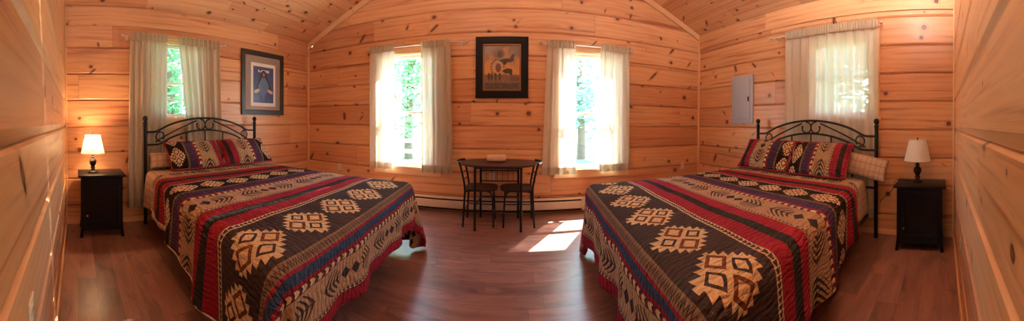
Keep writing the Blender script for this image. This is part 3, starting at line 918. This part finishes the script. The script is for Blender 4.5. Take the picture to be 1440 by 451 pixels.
SUF = 1.0
def left_bed():
    xh = XL + .13
    make_bed(1, xh, .845, 'black iron bed with arched scroll headboard on the left')
    bed = dict(S=1, xh=xh + .03, xf=lambda q: -.985 + .10 * (1 - q), yn=lambda f: .79 + .11 * f, yf=2.42, L=2.36, W=1.66)
    cushion_box('box_spring', (xh + .05, .95, .267), (-1.04, 2.36, .44), M['boxspring'], 'cloth covered box spring in the left bed frame', 'box spring', .03, 'box springs')
    cushion_box('mattress', (xh + .05, .94, .44), (-1.01, 2.38, .65), M['mattress'], 'thick mattress on the left bed under its quilt', 'mattress', .07, 'mattresses')
    drape(bed, M['plaid'], 'bed_sheet', 'beige plaid sheet showing at the head of the left bed', 'sheet', 1.35, 2.30, lambda a: .43, .18, -1.35, .662, 3, .022, .002, group='plaid bed sheets')
    o, edge, foot, far = drape(bed, M['quilt'], 'quilt', 'striped southwestern quilt on the left bed with pale near edge', 'quilt', 0, 2.02, lambda a: .60 - .12 * max(a, 0), .64, .42, .675, 3, .022, .016, su=1.15, group='southwestern quilts', head_cut=.20, s_off=.065)
    bm = BM(); tube(bm, edge[2::3], .010, 8); e = obj('edge_binding', bm, M['backing'], o); e['label'] = 'pale edge binding along the side'
    b2 = BM(); tube(b2, foot[2:-2:3], .008, 8); obj('foot_binding', b2, M['crimson'], o)
    Z = .700
    make_pillow('pillow', .70, .185, .08, M['plaid'], 'beige plaid pillow behind the two shams on the left bed', 0, .66, None, (xh + .130, 1.22, Z + .012), -.25, PI / 2, 0, 1, 5)
    make_pillow('pillow_sham', .71, .41, .15, M['quilt'], 'patterned sham on the left bed nearest the lit lamp', 1.44, .62, M['crimson'], (xh + .435, 1.395, Z + .032), -.80, PI / 2 + .03, 0, 1, 6, 1.0, 'patterned pillow shams', .20)
    make_pillow('pillow_sham', .72, .41, .15, M['quilt'], 'patterned sham on the left bed farther from the lit lamp', .50, 1.40, M['crimson'], (xh + .425, 2.125, Z + .032), -.78, PI / 2 - .02, 0, 1, 7, 1.0, 'patterned pillow shams', .20)
left_bed()
def right_bed():
    xh = XR - .13
    make_bed(-1, xh, .740, 'black iron bed with arched scroll headboard on the right')
    bed = dict(S=-1, xh=xh - .03, xf=lambda q: .80 - .17 * (1 - q), yn=lambda f: .74 + .18 * f, yf=2.44, L=2.26, W=1.74)
    cushion_box('box_spring', (.86, .95, .267), (xh - .05, 2.38, .44), M['boxspring'], 'cloth covered box spring in the right bed frame', 'box spring', .03, 'box springs')
    cushion_box('mattress', (.83, .94, .44), (xh - .05, 2.40, .65), M['mattress'], 'thick mattress on the right bed under its quilt', 'mattress', .07, 'mattresses')
    drape(bed, M['plaid'], 'bed_sheet', 'beige plaid sheet hanging at the head of the right bed', 'sheet', 1.35, 2.22, lambda a: .40, .18, -1.35, .662, 9, .022, .002, group='plaid bed sheets')
    o, edge, foot, far = drape(bed, M['quilt'], 'quilt', 'striped southwestern quilt on the right bed near the breaker box', 'quilt', 0, 2.06, lambda a: .64 - .10 * max(a, 0), .64, .50, .675, 9, .022, .016, su=.98, group='southwestern quilts', head_cut=.26, s_off=.075)
    bm = BM(); tube(bm, edge[2::3], .007, 8); obj('edge_binding', bm, M['crimson'], o)
    b2 = BM(); tube(b2, foot[2:-2:3], .008, 8); obj('foot_binding', b2, M['crimson'], o)
    Z = .700
    make_pillow('pillow', .52, .24, .11, M['plaid'], 'beige plaid pillow leaning by the right bed post beside the unlit lamp', 0, .70, None, (xh - .150, .87, Z + .005), -.25, -PI / 2 + .02, .20, -1, 15)
    make_pillow('pillow_sham', .71, .42, .15, M['quilt'], 'patterned sham on the right bed nearest the breaker box', .50, 1.38, M['crimson'], (xh - .40, 2.05, Z + .032), -.66, -PI / 2 + .03, 0, -1, 16, 1.0, 'patterned pillow shams', .32)
    make_pillow('pillow_sham', .72, .42, .15, M['quilt'], 'patterned sham on the right bed nearest the unlit lamp', 1.46, .50, M['crimson'], (xh - .43, 1.315, Z + .032), -.66, -PI / 2 - .02, 0, -1, 17, 1.0, 'patterned pillow shams', .12)
right_bed()

# ------------------------------------------------------------------ nightstands and lamps
def make_nightstand():
    """local: x across the front, front at -y, z up"""
    t = thing('nightstand', 'black nightstand in the left corner under the lit lamp', 'nightstand', (0, 0, 0), 0, 'black nightstands')
    W, D, H = .46, .36, .66
    bm = BM(); box(bm, (-W / 2 - .035, -D / 2 - .03, H - .022), (W / 2 + .035, D / 2 + .005, H), .006); obj('top', bm, M['black_wood'], t)
    bm = BM()
    box(bm, (-W / 2, -D / 2 + .018, .085), (-W / 2 + .018, D / 2, H - .022)); box(bm, (W / 2 - .018, -D / 2 + .018, .085), (W / 2, D / 2, H - .022))
    box(bm, (-W / 2, D / 2 - .012, .085), (W / 2, D / 2, H - .022)); box(bm, (-W / 2, -D / 2 + .018, .085), (W / 2, D / 2, .105))
    box(bm, (-W / 2, -D / 2 + .002, H - .06), (W / 2, -D / 2 + .02, H - .022), .002); box(bm, (-W / 2, -D / 2 + .002, .075), (W / 2, -D / 2 + .02, .105), .002)
    obj('cabinet_body', bm, M['black_wood'], t, False)
    for sx in (-1, 1):
        for sy in (-1, 1):
            bm = BM(); x = sx * (W / 2 - .018); y = sy * (D / 2 - .018)
            a = .020
            pr = [(H - .022, a, 0), (.12, a, 0), (.0, a * .8, .018)]
            rings = [[bm.verts.new((x + sx * o_ + i * r, y + sy * o_ * .5 + j * r, z)) for i, j in ((-1, -1), (1, -1), (1, 1), (-1, 1))] for z, r, o_ in pr]
            for A, B in zip(rings, rings[1:]):
                for j in range(4): bm.faces.new((A[j], A[(j + 1) % 4], B[(j + 1) % 4], B[j]))
            bm.faces.new(rings[0]); bm.faces.new(rings[-1])
            obj('leg', bm, M['black_wood'], t, False)
    bm = BM()
    x0, x1, z0, z1, y = -W / 2 + .040, W / 2 - .040, .108, H - .063, -D / 2 + .004
    f = .055
    box(bm, (x0, y, z0), (x0 + f, y + .018, z1), .002); box(bm, (x1 - f, y, z0), (x1, y + .018, z1), .002)
    box(bm, (x0, y, z0), (x1, y + .018, z0 + f), .002); box(bm, (x0, y, z1 - f), (x1, y + .018, z1), .002)
    box(bm, (x0 + f - .01, y + .008, z0 + f - .01), (x1 - f + .01, y + .016, z1 - f + .01))
    d = obj('door', bm, M['black_wood'], t, False)
    bm = BM(); lathe(bm, [(.006, 0), (.006, .010), (.013, .016), (.015, .022), (.011, .029), (.0001, .031)], n=14)
    for v in bm.verts: v.co = Vector((x0 + .028 + v.co.x, y - v.co.z, .235 + v.co.y))
    k = obj('knob', bm, M['brass'], d); k['label'] = 'pale round knob'
    return t
ns = make_nightstand()
ns.location = (XL + .255, .275, 0); ns.rotation_euler = (0, 0, PI / 2); ns.scale = (1, 1, 1.045)
ns2 = copy_tree(ns); ns2.scale = (1, 1, 1.0)
ns2.location = (XR - .215, .225, 0); ns2.rotation_euler = (0, 0, -PI / 2)
ns2['label'] = 'black nightstand in the right corner under the unlit lamp'

def make_lamp(lit):
    t = thing('table_lamp', 'lit table lamp with white shade on the left nightstand', 'lamp', (0, 0, 0), 0, 'small table lamps')
    bm = BM(); lathe(bm, [(.062, 0), (.064, .006), (.058, .016), (.040, .024), (.024, .032), (.020, .044), (.030, .052), (.030, .058), (.020, .066), (.026, .080), (.040, .104), (.044, .126), (.036, .146), (.020, .160), (.017, .170), (.026, .176), (.026, .182), (.014, .190), (.012, .206), (.010, .240), (.0001, .240)], n=28)
    obj('lamp_base', bm, M['bronze'], t)
    bm = BM(); tube(bm, curve([(.0, 0, .236), (.045, 0, .26), (.055, 0, .34), (.03, 0, .415), (0, 0, .428)], 6), .0025, 6); tube(bm, curve([(.0, 0, .236), (-.045, 0, .26), (-.055, 0, .34), (-.03, 0, .415), (0, 0, .428)], 6), .0025, 6)
    obj('harp', bm, M['bronze'], t)
    bm = BM(); lathe(bm, [(.012, .236), (.014, .25), (.026, .285), (.030, .31), (.024, .335), (.0001, .345)], n=16)
    obj('bulb', bm, M['bulb_lit'] if lit else M['bulb'], t)
    bm = BM(); z0, z1, r0, r1 = .222, .428, .138, .090; nseg = 40
    A = [[bm.verts.new(((r + k) * math.cos(2 * PI * j / nseg), (r + k) * math.sin(2 * PI * j / nseg), z)) for j in range(nseg)] for (r, z, k) in ((r0, z0, 0), (r1, z1, 0), (r1, z1, -.003), (r0, z0, -.003))]
    for p, q in zip(A, A[1:] + A[:1]):
        for j in range(nseg): bm.faces.new((p[j], p[(j + 1) % nseg], q[(j + 1) % nseg], q[j]))
    sh = obj('lamp_shade', bm, M['shade'], t)
    for r, z in ((r0, z0), (r1, z1)):
        bm = BM(); tube(bm, [((r + .001) * math.cos(2 * PI * j / nseg), (r + .001) * math.sin(2 * PI * j / nseg), z) for j in range(nseg)], .004, 6, closed=True)
        obj('shade_trim', bm, M['shade'], sh)
    bm = BM(); lathe(bm, [(.006, .428), (.008, .434), (.004, .44), (.0075, .450), (.0001, .457)], n=12); obj('finial', bm, M['bronze'], t)
    return t
LZ1, LZ2 = .66 * 1.045, .66
lp = make_lamp(True); lp.location = (-3.20, .185, LZ1)
lp2 = copy_tree(lp); lp2.location = (2.97, .265, LZ2); lp2.scale = (1.05, 1.05, 1.06)
lp2['label'] = 'unlit table lamp with white shade on the right nightstand'
for ch in lp2.children:
    if ch.name.startswith('bulb'):
        ch.data = ch.data.copy(); ch.data.materials[0] = M['bulb']
    if ch.name.startswith('finial') : pass
bm = BM(); tube(bm, curve([(.03, .05, .006), (.04, .15, .006), (.045, .222, .006), (.05, .25, -.03), (.05, .27, -.10), (.05, .35, -.17), (.05, .405, -.24)], 8), .0035, 6)
cd = obj('cord', bm, M['rubber'], lp2); cd['label'] = 'black lamp cord hanging behind the nightstand'
ld = bpy.data.lights.new('lamp_bulb_light', 'POINT'); ld.energy = 15; ld.color = (1.0, .66, .36); ld.shadow_soft_size = .03
lo = bpy.data.objects.new('lamp_bulb_light', ld); COL.objects.link(lo); lo.location = (-3.20, .185, LZ1 + .365)

# ------------------------------------------------------------------ bistro table and chairs
TX, TY, TZ = -.125, 3.43, .775
t = thing('bistro_table', 'small oval dark top table with black metal legs between the back windows', 'table', (TX, TY, 0))
out = []
for k in range(64):
    a = 2 * PI * k / 64; c, s = math.cos(a), math.sin(a); e = 2 / 2.5
    out.append((.475 * abs(c) ** e * (1 if c > 0 else -1), .33 * abs(s) ** e * (1 if s > 0 else -1)))
bm = BM(); prism(bm, out, TZ - .022, TZ)
ed = [e for e in bm.edges if abs(e.verts[0].co.z - e.verts[1].co.z) < 1e-6]
bmesh.ops.bevel(bm, geom=ed, offset=.006, segments=2, affect='EDGES'); obj('tabletop', bm, M['table_wood'], t)
LEGS = ((-.275, -.232), (.265, -.232), (-.255, .235), (.245, .235))
for x, y in LEGS:
    bm = BM(); tube(bm, [(x, y, TZ - .02), (x, y, .012)], .0145, 12); lathe(bm, [(.016, 0), (.018, .008), (.016, .02), (.0145, .022)], x, y, 12); obj('leg', bm, M['iron'], t)
bm = BM()
for a, b in ((0, 1), (2, 3), (0, 2), (1, 3)): tube(bm, [(*LEGS[a], TZ - .04), (*LEGS[b], TZ - .04)], .009, 8)
obj('apron_frame', bm, M['iron'], t)
bm = BM(); tube(bm, [(-.255, .235, .63), (.245, .235, .63)], .009, 8); tube(bm, [(-.255, .235, .49), (.245, .235, .49)], .007, 8)
for k in range(6): tube(bm, [(-.18 + .072 * k, .235, .63), (-.18 + .072 * k, .235, .49)], .003, 6)
obj('wire_back', bm, M['iron'], t)
bm = BM(); tube(bm, [(-.255, .235, .28), (.245, .235, .28)], .008, 8); tube(bm, [(-.273, -.232, .28), (-.255, .235, .28)], .008, 8); tube(bm, [(.263, -.232, .28), (.245, .235, .28)], .008, 8)
obj('stretcher', bm, M['iron'], t)

def make_chair():
    """tucked in from the left end: local +x is towards the table's middle, back at x=0"""
    t = thing('bistro_chair', 'black ladder back chair tucked under the left end of the small table', 'chair', (0, 0, 0), 0, 'bistro chairs')
    SH = .47
    pts = []
    for k in range(13):
        a = -.5 * PI + PI * k / 12
        pts.append((.365 + .02 * math.cos(a * 1.0) - .0, .0))
    # seat: rounded outer side, tapering inward
    o_ = [(.02, -.17), (.20, -.19), (.345, -.155), (.385, -.06), (.385, .06), (.345, .155), (.20, .19), (.02, .17), (-.005, .10), (-.012, 0), (-.005, -.10)]
    sm = [tuple(p)[:2] for p in curve([(x, y, 0) for x, y in o_ + o_[:1]], 5)][:-1]
    bm = BM(); prism(bm, sm, SH - .024, SH)
    ed = [e for e in bm.edges if abs(e.verts[0].co.z - e.verts[1].co.z) < 1e-6]
    bmesh.ops.bevel(bm, geom=ed, offset=.007, segments=2, affect='EDGES')
    obj('seat', bm, M['table_wood'], t)
    for s in (-1, 1):
        y = s * .165
        bm = BM(); tube(bm, curve([(-.025, y, .012), (-.012, y, .25), (-.004, y, .47), (-.028, y, .62), (-.066, y * 1.02, .775)], 8), .0125, 10)
        p = obj('back_post', bm, M['iron'], t)
        bm = BM(); tube(bm, curve([(.345, y * .9, .012), (.335, y * .9, .25), (.32, y * .9, .40), (.26, y * .9, .448), (.10, y, .45), (0, y, .44)], 8), .0115, 10); obj('front_leg', bm, M['iron'], t)
        bm = BM(); tube(bm, [(-.012, y, .20), (.338, y * .9, .20)], .007, 8); obj('stretcher', bm, M['iron'], t)
    for z, dx in ((.55, -.016), (.635, -.035), (.715, -.053)):
        bm = BM(); tube(bm, curve([(dx, -.165, z), (dx - .022, -.08, z), (dx - .028, 0, z), (dx - .022, .08, z), (dx, .165, z)], 5), .007, 8); obj('back_rung', bm, M['iron'], t)
    bm = BM(); pt = curve([(-.066, -.185, .777), (-.108, -.09, .780), (-.122, 0, .781), (-.108, .09, .780), (-.066, .185, .777)], 6); tube(bm, pt, .015, 10); obj('top_rail', bm, M['iron'], t)
    bm = BM(); tube(bm, [(-.014, -.165, .20), (-.014, .165, .20)], .007, 8); obj('cross_stretcher', bm, M['iron'], t)
    bm = BM(); tube(bm, [(.340, -.15, .14), (.340, .15, .14)], .007, 8); obj('cross_stretcher', bm, M['iron'], t)
    return t
ch = make_chair(); ch.location = (-.528, 3.435, 0)
ch2 = copy_tree(ch); ch2.location = (.278, 3.435, 0); ch2.rotation_euler = (0, 0, PI)
ch2['label'] = 'black ladder back chair tucked under the right end of the small table'

# folded towel: two soft folds
bm = BM(); lay = None
W2 = .235
prof = []
for k in range(28):                       # rolled-fold cross-section
    a = 2 * PI * k / 28
    prof.append((.066 * math.copysign(abs(math.cos(a)) ** .7, math.cos(a)), .034 + .032 * math.copysign(abs(math.sin(a)) ** .8, math.sin(a))))
rings = []
for i in range(13):
    u = -1 + 2 * i / 12; sc = 1 - .10 * abs(u) ** 6
    rings.append([bm.verts.new((u * W2 / 2, y * sc + .004 * math.sin(u * 5 + z * 60), .034 + (z - .034) * sc + .0015 * math.sin(u * 9))) for y, z in prof])
for A, B in zip(rings, rings[1:]):
    for j in range(28): bm.faces.new((A[j], A[(j + 1) % 28], B[(j + 1) % 28], B[j]))
bm.faces.new(rings[0]); bm.faces.new(rings[-1])
tw = obj('towel', bm, M['towel']); tw.location = (-.165, 3.47, TZ); tw.rotation_euler = (0, 0, .14); tw.scale = (1, 1.1, 1.35)
tag(tw, 'rolled beige towel lying on the small oval table', 'towel')
bm = BM()
for i in range(2):
    tube(bm, [(-W2 / 2 + .004 + .0, -.060 + .012 * i, .022 + .02 * i), (0, -.066 + .010 * i, .022 + .02 * i), (W2 / 2 - .004, -.060 + .012 * i, .022 + .02 * i)], .0035, 6)
obj('fold_edge', bm, M['towel'], tw)

# ------------------------------------------------------------------ heater, breaker box, outlets
HX0, HX1 = -1.62, 1.18
t = thing('baseboard_heater', 'long cream electric baseboard heater under the back windows', 'heater', ((HX0 + HX1) / 2, YB, .0), PI)
L = (HX1 - HX0) / 2
def extr(bm, prof, x0, x1):
    a = [bm.verts.new((x0, y, z)) for y, z in prof]; b = [bm.verts.new((x1, y, z)) for y, z in prof]
    k = len(prof); bm.faces.new(a); bm.faces.new(list(reversed(b)))
    for i in range(k): bm.faces.new((a[i], a[(i + 1) % k], b[(i + 1) % k], b[i]))
bm = BM(); extr(bm, [(.020, .185), (.020, .205), (.052, .205), (.064, .190), (.064, .184)], -L, L); obj('top_cap', bm, M['cream'], t, False)
bm = BM(); extr(bm, [(.058, .162), (.070, .150), (.070, .060), (.058, .050), (.054, .052), (.064, .062), (.064, .148), (.054, .158)], -L, L); obj('front_cover', bm, M['cream'], t, False)
bm = BM(); extr(bm, [(.020, .030), (.020, .186), (.026, .186), (.026, .036), (.060, .036), (.060, .030)], -L, L); obj('back_plate', bm, M['dark_slot'], t, False)
bm = BM(); tube(bm, [(-L + .1, .042, .10), (L - .1, .042, .10)], .014, 10); obj('heating_element', bm, M['fin'], t)
for s in (-1, 1):
    bm = BM(); box(bm, (s * (L - .15), .018, .022), (s * L, .074, .209), .008); obj('end_cap', bm, M['cream'], t)

t = thing('breaker_box', 'grey metal breaker box on the right wall', 'breaker box', wall_loc('right', 2.805, 1.285), PI / 2)
bm = BM(); box(bm, (-.215, 0, 0), (.215, .022, .73), .006); obj('panel_cover', bm, M['panel_grey'], t)  # front cover of the box, behind the door
bm = BM(); box(bm, (-.165, .022, .06), (.155, .034, .67), .004); d = obj('door', bm, M['panel_grey'], t)
bm = BM(); box(bm, (-.150, .034, .33), (-.128, .046, .40), .003); k = obj('latch', bm, M['rubber'], d); k['label'] = 'black latch'
bm = BM(); tube(bm, [(.158, .030, .10), (.158, .030, .63)], .006, 8); obj('hinge', bm, M['panel_grey'], d)
for x, z in ((-.19, .03), (.19, .03), (-.19, .70), (.19, .70)):
    bm = BM(); lathe(bm, [(.007, 0), (.006, .004), (.0001, .005)], n=10)
    for v in bm.verts: v.co = Vector((x + v.co.x, .022 + v.co.z, z + v.co.y))
    obj('screw', bm, M['nickel'], t)

def make_outlet(label):
    t = thing('wall_outlet', label, 'outlet', (0, 0, 0), 0, 'ivory wall outlets')
    bm = BM(); box(bm, (-.036, 0, -.058), (.036, .007, .058), .003); obj('cover_plate', bm, M['plate'], t)
    for z in (-.024, .024):
        bm = BM(); lathe(bm, [(.017, 0), (.017, .003), (.0001, .003)], n=20)
        for v in bm.verts: v.co = Vector((v.co.x, .007 + v.co.z, z + v.co.y * .85))
        r = obj('socket', bm, M['plate'], t)
        bm = BM()
        for x in (-.006, .006): box(bm, (x - .0012, .0095, z - .002), (x + .0012, .0105, z + .008))
        obj('slot', bm, M['dark_slot'], r, False)
    return t
ol = make_outlet('ivory wall outlet just behind the left bed on the back wall')
ol.location = (-2.735, YB - .0, .50); ol.rotation_euler = (0, 0, PI)
for loc, rz, lb in (((2.81, YB, .545), PI, 'ivory wall outlet just behind the right bed on the back wall'), ((-.24, YB, .50), PI, 'ivory wall outlet seen through the table legs'),
                    ((2.02, YN, .40), 0, 'ivory wall outlet low on the wall at the right edge'), ((-.79, YN, .70), 0, 'ivory wall outlet low on the wall at the left edge')):
    c = copy_tree(ol); c.location = loc; c.rotation_euler = (0, 0, rz); c['label'] = lb

# ------------------------------------------------------------------ pictures
def frame_ring(bm, w, h, fw, y0, y1, bev=.004):
    """four mitred rails, profile raised at the outer edge"""
    def loop(d, y):
        return [bm.verts.new((x, y, z)) for x, z in ((-w / 2 + d, d), (w / 2 - d, d), (w / 2 - d, h - d), (-w / 2 + d, h - d))]
    L = [loop(0, y0), loop(0, y1 - bev), loop(bev, y1), loop(fw - bev * 2, y1 - .004), loop(fw, y1 - .012), loop(fw, y0)]
    for A, B in zip(L, L[1:] + L[:1]):
        for i in range(4): bm.faces.new((A[i], A[(i + 1) % 4], B[(i + 1) % 4], B[i]))
def print_quad(name, mat, parent, w, z0, z1, y):
    bm = BM(); lay = bm.loops.layers.uv.new('UVMap')
    box(bm, (-w / 2, y - .003, z0), (w / 2, y, z1))
    for f in bm.faces:
        for l in f.loops: l[lay].uv = (0.5 - l.vert.co.x / w, (l.vert.co.z - z0) / (z1 - z0))
    return obj(name, bm, mat, parent, False)
W, H = .86, 1.00
t = thing('framed_picture', 'dark framed blue figure print with wide mat on the left wall', 'picture', wall_loc('left', 2.775, 1.383), -PI / 2, 'framed pictures')
bm = BM(); frame_ring(bm, W, H, .075, 0, .032); obj('frame', bm, M['dark_frame'], t, False)
bm = BM(); box(bm, (-W / 2 + .07, 0, .07), (W / 2 - .07, .012, H - .07)); m_ = obj('mat_board', bm, M['mat_taupe'], t, False); m_['label'] = 'taupe mat board'
bm = BM(); box(bm, (-.25, .010, .135), (.25, .015, H - .185)); m2 = obj('inner_mat', bm, M['mat_white'], t, False); m2['label'] = 'white inner mat'
print_quad('print', M['print_blue'], t, .41, .19, H - .24, .018)
W, H = .735, .855
t = thing('framed_picture', 'wide black framed tan print between the two back windows', 'picture', wall_loc('back', -.11, 1.612), PI, 'framed pictures')
bm = BM(); frame_ring(bm, W, H, .105, 0, .038, .008); obj('frame', bm, M['black_frame'], t, False)
bm = BM(); g = .018
for s in (-1, 1): box(bm, (s * (W / 2 - .105 - g), .0, .100), (s * (W / 2 - .098), .028, H - .100), .003)
box(bm, (-W / 2 + .1, 0, .098), (W / 2 - .1, .028, .105 + g), .003); box(bm, (-W / 2 + .1, 0, H - .105 - g), (W / 2 - .1, .028, H - .098), .003)
m_ = obj('gilt_lip', bm, M['gilt'], t, False); m_['label'] = 'dull gilt inner lip'
print_quad('print', M['print_tan'], t, W - .22, .11, H - .11, .014)

# ------------------------------------------------------------------ outside
bm = BM(); box(bm, (-40, -40, -.75), (40, 40, -.55)); tag(obj('ground', bm, M['grass'], None, False), 'grass around the cabin seen through the windows', 'ground', None, 'structure')
bm = BM(); prism(bm, [(-9, 5.2), (14, 4.6), (16, 13), (-1, 11), (-8, 9.5)], -.56, -.53); tag(obj('driveway', bm, M['gravel'], None, False), 'bright gravel outside the back windows', 'driveway', None, 'structure')

def leafy(bm, c, r, n, rnd, size):
    for _ in range(n):
        while True:
            p = Vector((rnd.uniform(-1, 1), rnd.uniform(-1, 1), rnd.uniform(-1, 1)))
            if .25 < p.length < 1: break
        p = Vector((p.x * r[0], p.y * r[1], p.z * r[2])) + c
        s = size * rnd.uniform(.6, 1.3)
        R = Matrix.Rotation(rnd.uniform(0, 6.28), 3, 'Z') @ Matrix.Rotation(rnd.uniform(-1, 1), 3, 'X') @ Matrix.Rotation(rnd.uniform(-.8, .8), 3, 'Y')
        q = [R @ Vector(v) * s + p for v in ((-.5, 0, 0), (0, .28, .05), (.55, 0, 0), (0, -.28, .05))]
        bm.faces.new([bm.verts.new(v) for v in q])
TREE_PROTO = {}
def make_tree(kind, mat, seed):
    rnd = random.Random(seed)
    t = thing('tree', 'tree', 'tree')
    bm = BM(); tube(bm, curve([(0, 0, 0), (.06, .03, 1.5), (-.05, .08, 3.4), (.05, 0, 5.5)], 5), [.20 - .006 * i for i in range(16)], 10); obj('trunk', bm, M['bark'], t)
    bm = BM()
    for k in range(7):
        a = k * 2.4; z = 2.0 + k * .5
        tube(bm, curve([(0, 0, z), (.7 * math.cos(a), .7 * math.sin(a), z + .5), (1.5 * math.cos(a), 1.5 * math.sin(a), z + .8)], 4), .045, 6)
    obj('branches', bm, M['bark'], t)
    bm = BM()
    for k in range(11):
        a = k * 2.4; rr = 1.3 * math.sqrt(rnd.random()) + .3
        leafy(bm, Vector((rr * math.cos(a), rr * math.sin(a), 1.5 + 4.6 * k / 10)), (1.2, 1.2, .85), 330, rnd, .26)
    f = obj('foliage', bm, mat, t, False); f['kind'] = 'stuff'
    return t
treeA = make_tree('a', M['leaf'], 5); treeB = make_tree('b', M['leaf_cool'], 9); treeC = make_tree('c', M['leaf_shade'], 14)
spots = [(treeA, -4.9, 12.8, 1.15, 'green leafy tree seen through the left back window'), (treeB, 3.6, 13.5, 1.15, 'cool green tree seen through the right back window'),
         (treeB, -10.5, 21.0, 1.5, 'cool green tree farther off through the left back window'), (treeA, 8.5, 22.0, 1.5, 'green tree farther off through the right back window'),
         (treeC, -7.4, 2.6, 1.1, 'green tree outside the small window over the left bed'), (treeC, -15.5, 5.5, 1.6, 'dark green tree farther off outside the left wall'),
         (treeC, 6.1, 3.4, 1.0, 'dark green tree outside the curtained right wall window'), (treeC, 13.0, 5.8, 1.6, 'green tree farther off outside the right wall')]
used = set()
for src, x, y, s, lb in spots:
    o = src if src not in used else copy_tree(src); used.add(src)
    o.location = (x, y, -.56); o.rotation_euler = (0, 0, x * 1.7 + y); o.scale = (s, s, s); o['label'] = lb; o['group'] = 'trees around the cabin'
t = thing('rail_fence', 'weathered rail fence seen through the left back window', 'fence', (-3.0, 8.6, -.55))
for k in range(6):
    bm = BM(); box(bm, (-4.0 + 1.6 * k - .06, -.06, 0), (-4.0 + 1.6 * k + .06, .06, 1.35), .01); obj('fence_post', bm, M['grey_wood'], t)
for z in (.5, .85, 1.2):
    bm = BM(); box(bm, (-4.1, -.09, z - .06), (4.1, -.05, z + .06), .006); obj('fence_rail', bm, M['grey_wood'], t)

# ------------------------------------------------------------------ light
w = bpy.data.worlds.new('sky'); scene.world = w; w.use_nodes = True
nt = w.node_tree; bg = nt.nodes['Background']
sky = nt.nodes.new('ShaderNodeTexSky'); sky.sky_type = 'NISHITA'; sky.sun_disc = False
sky.sun_elevation = math.radians(55); sky.sun_rotation = math.radians(37); sky.altitude = 300; sky.air_density = 1.0; sky.dust_density = 1.0
nt.links.new(sky.outputs[0], bg.inputs[0]); bg.inputs[1].default_value = 2.3
sd = bpy.data.lights.new('sun', 'SUN'); sd.energy = 44.0; sd.angle = math.radians(.6); sd.color = (1.0, .96, .92)
so = bpy.data.objects.new('sun', sd); COL.objects.link(so); so.location = (6, 9, 9)
so.rotation_euler = Vector((-.66, -1.0, -1.75)).to_track_quat('-Z', 'Y').to_euler()
def area(name, loc, rot, sx, sy, e, color, portal=False):
    l = bpy.data.lights.new(name, 'AREA'); l.shape = 'RECTANGLE'; l.size = sx; l.size_y = sy; l.energy = e; l.color = color
    if portal: l.cycles.is_portal = True
    o = bpy.data.objects.new(name, l); COL.objects.link(o); o.location = loc; o.rotation_euler = rot; return o
# portals in the openings (they only guide the sky's light)
for k, (side, a0, a1, z0, z1) in WIN.items():
    p = wall_loc(side, (a0 + a1) / 2, (z0 + z1) / 2, -.12)
    d = {'left': (1, 0, 0), 'right': (-1, 0, 0), 'back': (0, -1, 0)}[side]
    area('portal', p, Vector(d).to_track_quat('-Z', 'Z').to_euler(), a1 - a0, z1 - z0, 1, (1, 1, 1), True)
# two added pendants, unseen above the frame, to brighten side walls and ceiling
def pendant(x, y, z, energy, label):
    t = thing('added_pendant', label, 'added fill light', (x, y, z), 0, None, 'structure')
    h = ceil_z(x) - z
    bm = BM(); lathe(bm, [(.0001, .0), (.08, .012), (.15, .05), (.17, .10), (.165, .105)], n=28); obj('frosted_bowl', bm, M['shade'], t)
    bm = BM(); lathe(bm, [(.06, h), (.06, h - .03), (.010, h - .04), (.010, .05), (.03, .03)], n=16); obj('stem', bm, M['bronze'], t)
    pl = bpy.data.lights.new('fill_bulb', 'POINT'); pl.energy = energy; pl.color = (1.0, .95, .92); pl.shadow_soft_size = .05
    po = bpy.data.objects.new('fill_bulb', pl); COL.objects.link(po); po.location = (x + .08, y, z + .10)
pendant(-.85, .45, 3.15, 95, 'added frosted pendant fill light over the left bed')
pendant(1.70, .38, 2.70, 150, 'added frosted pendant fill light over the right bed')

# ------------------------------------------------------------------ camera: a cylindrical panorama
F, XC, Y0 = 387.4, 716.5, 174.2
cam = bpy.data.cameras.new('camera'); cam.type = 'PANO'; cam.panorama_type = 'CENTRAL_CYLINDRICAL'
cam.central_cylindrical_range_u_min = (0 - XC) / F; cam.central_cylindrical_range_u_max = (1440 - XC) / F
cam.central_cylindrical_range_v_min = (Y0 - 451) / F; cam.central_cylindrical_range_v_max = Y0 / F
cam.central_cylindrical_radius = 1.0; cam.clip_start = .01
co = bpy.data.objects.new('camera', cam); COL.objects.link(co)
co.matrix_world = Matrix.Translation((0, 0, EYE)) @ Matrix.Rotation(math.radians(-.348), 4, 'Y') @ Matrix.Rotation(math.radians(-.307), 4, 'X') @ Matrix.Rotation(PI / 2, 4, 'X')
scene.camera = co
vs = scene.view_settings; vs.view_transform = 'Standard'; vs.look = 'None'; vs.gamma = 1.0; vs.use_curve_mapping = False; vs.exposure = 0.85
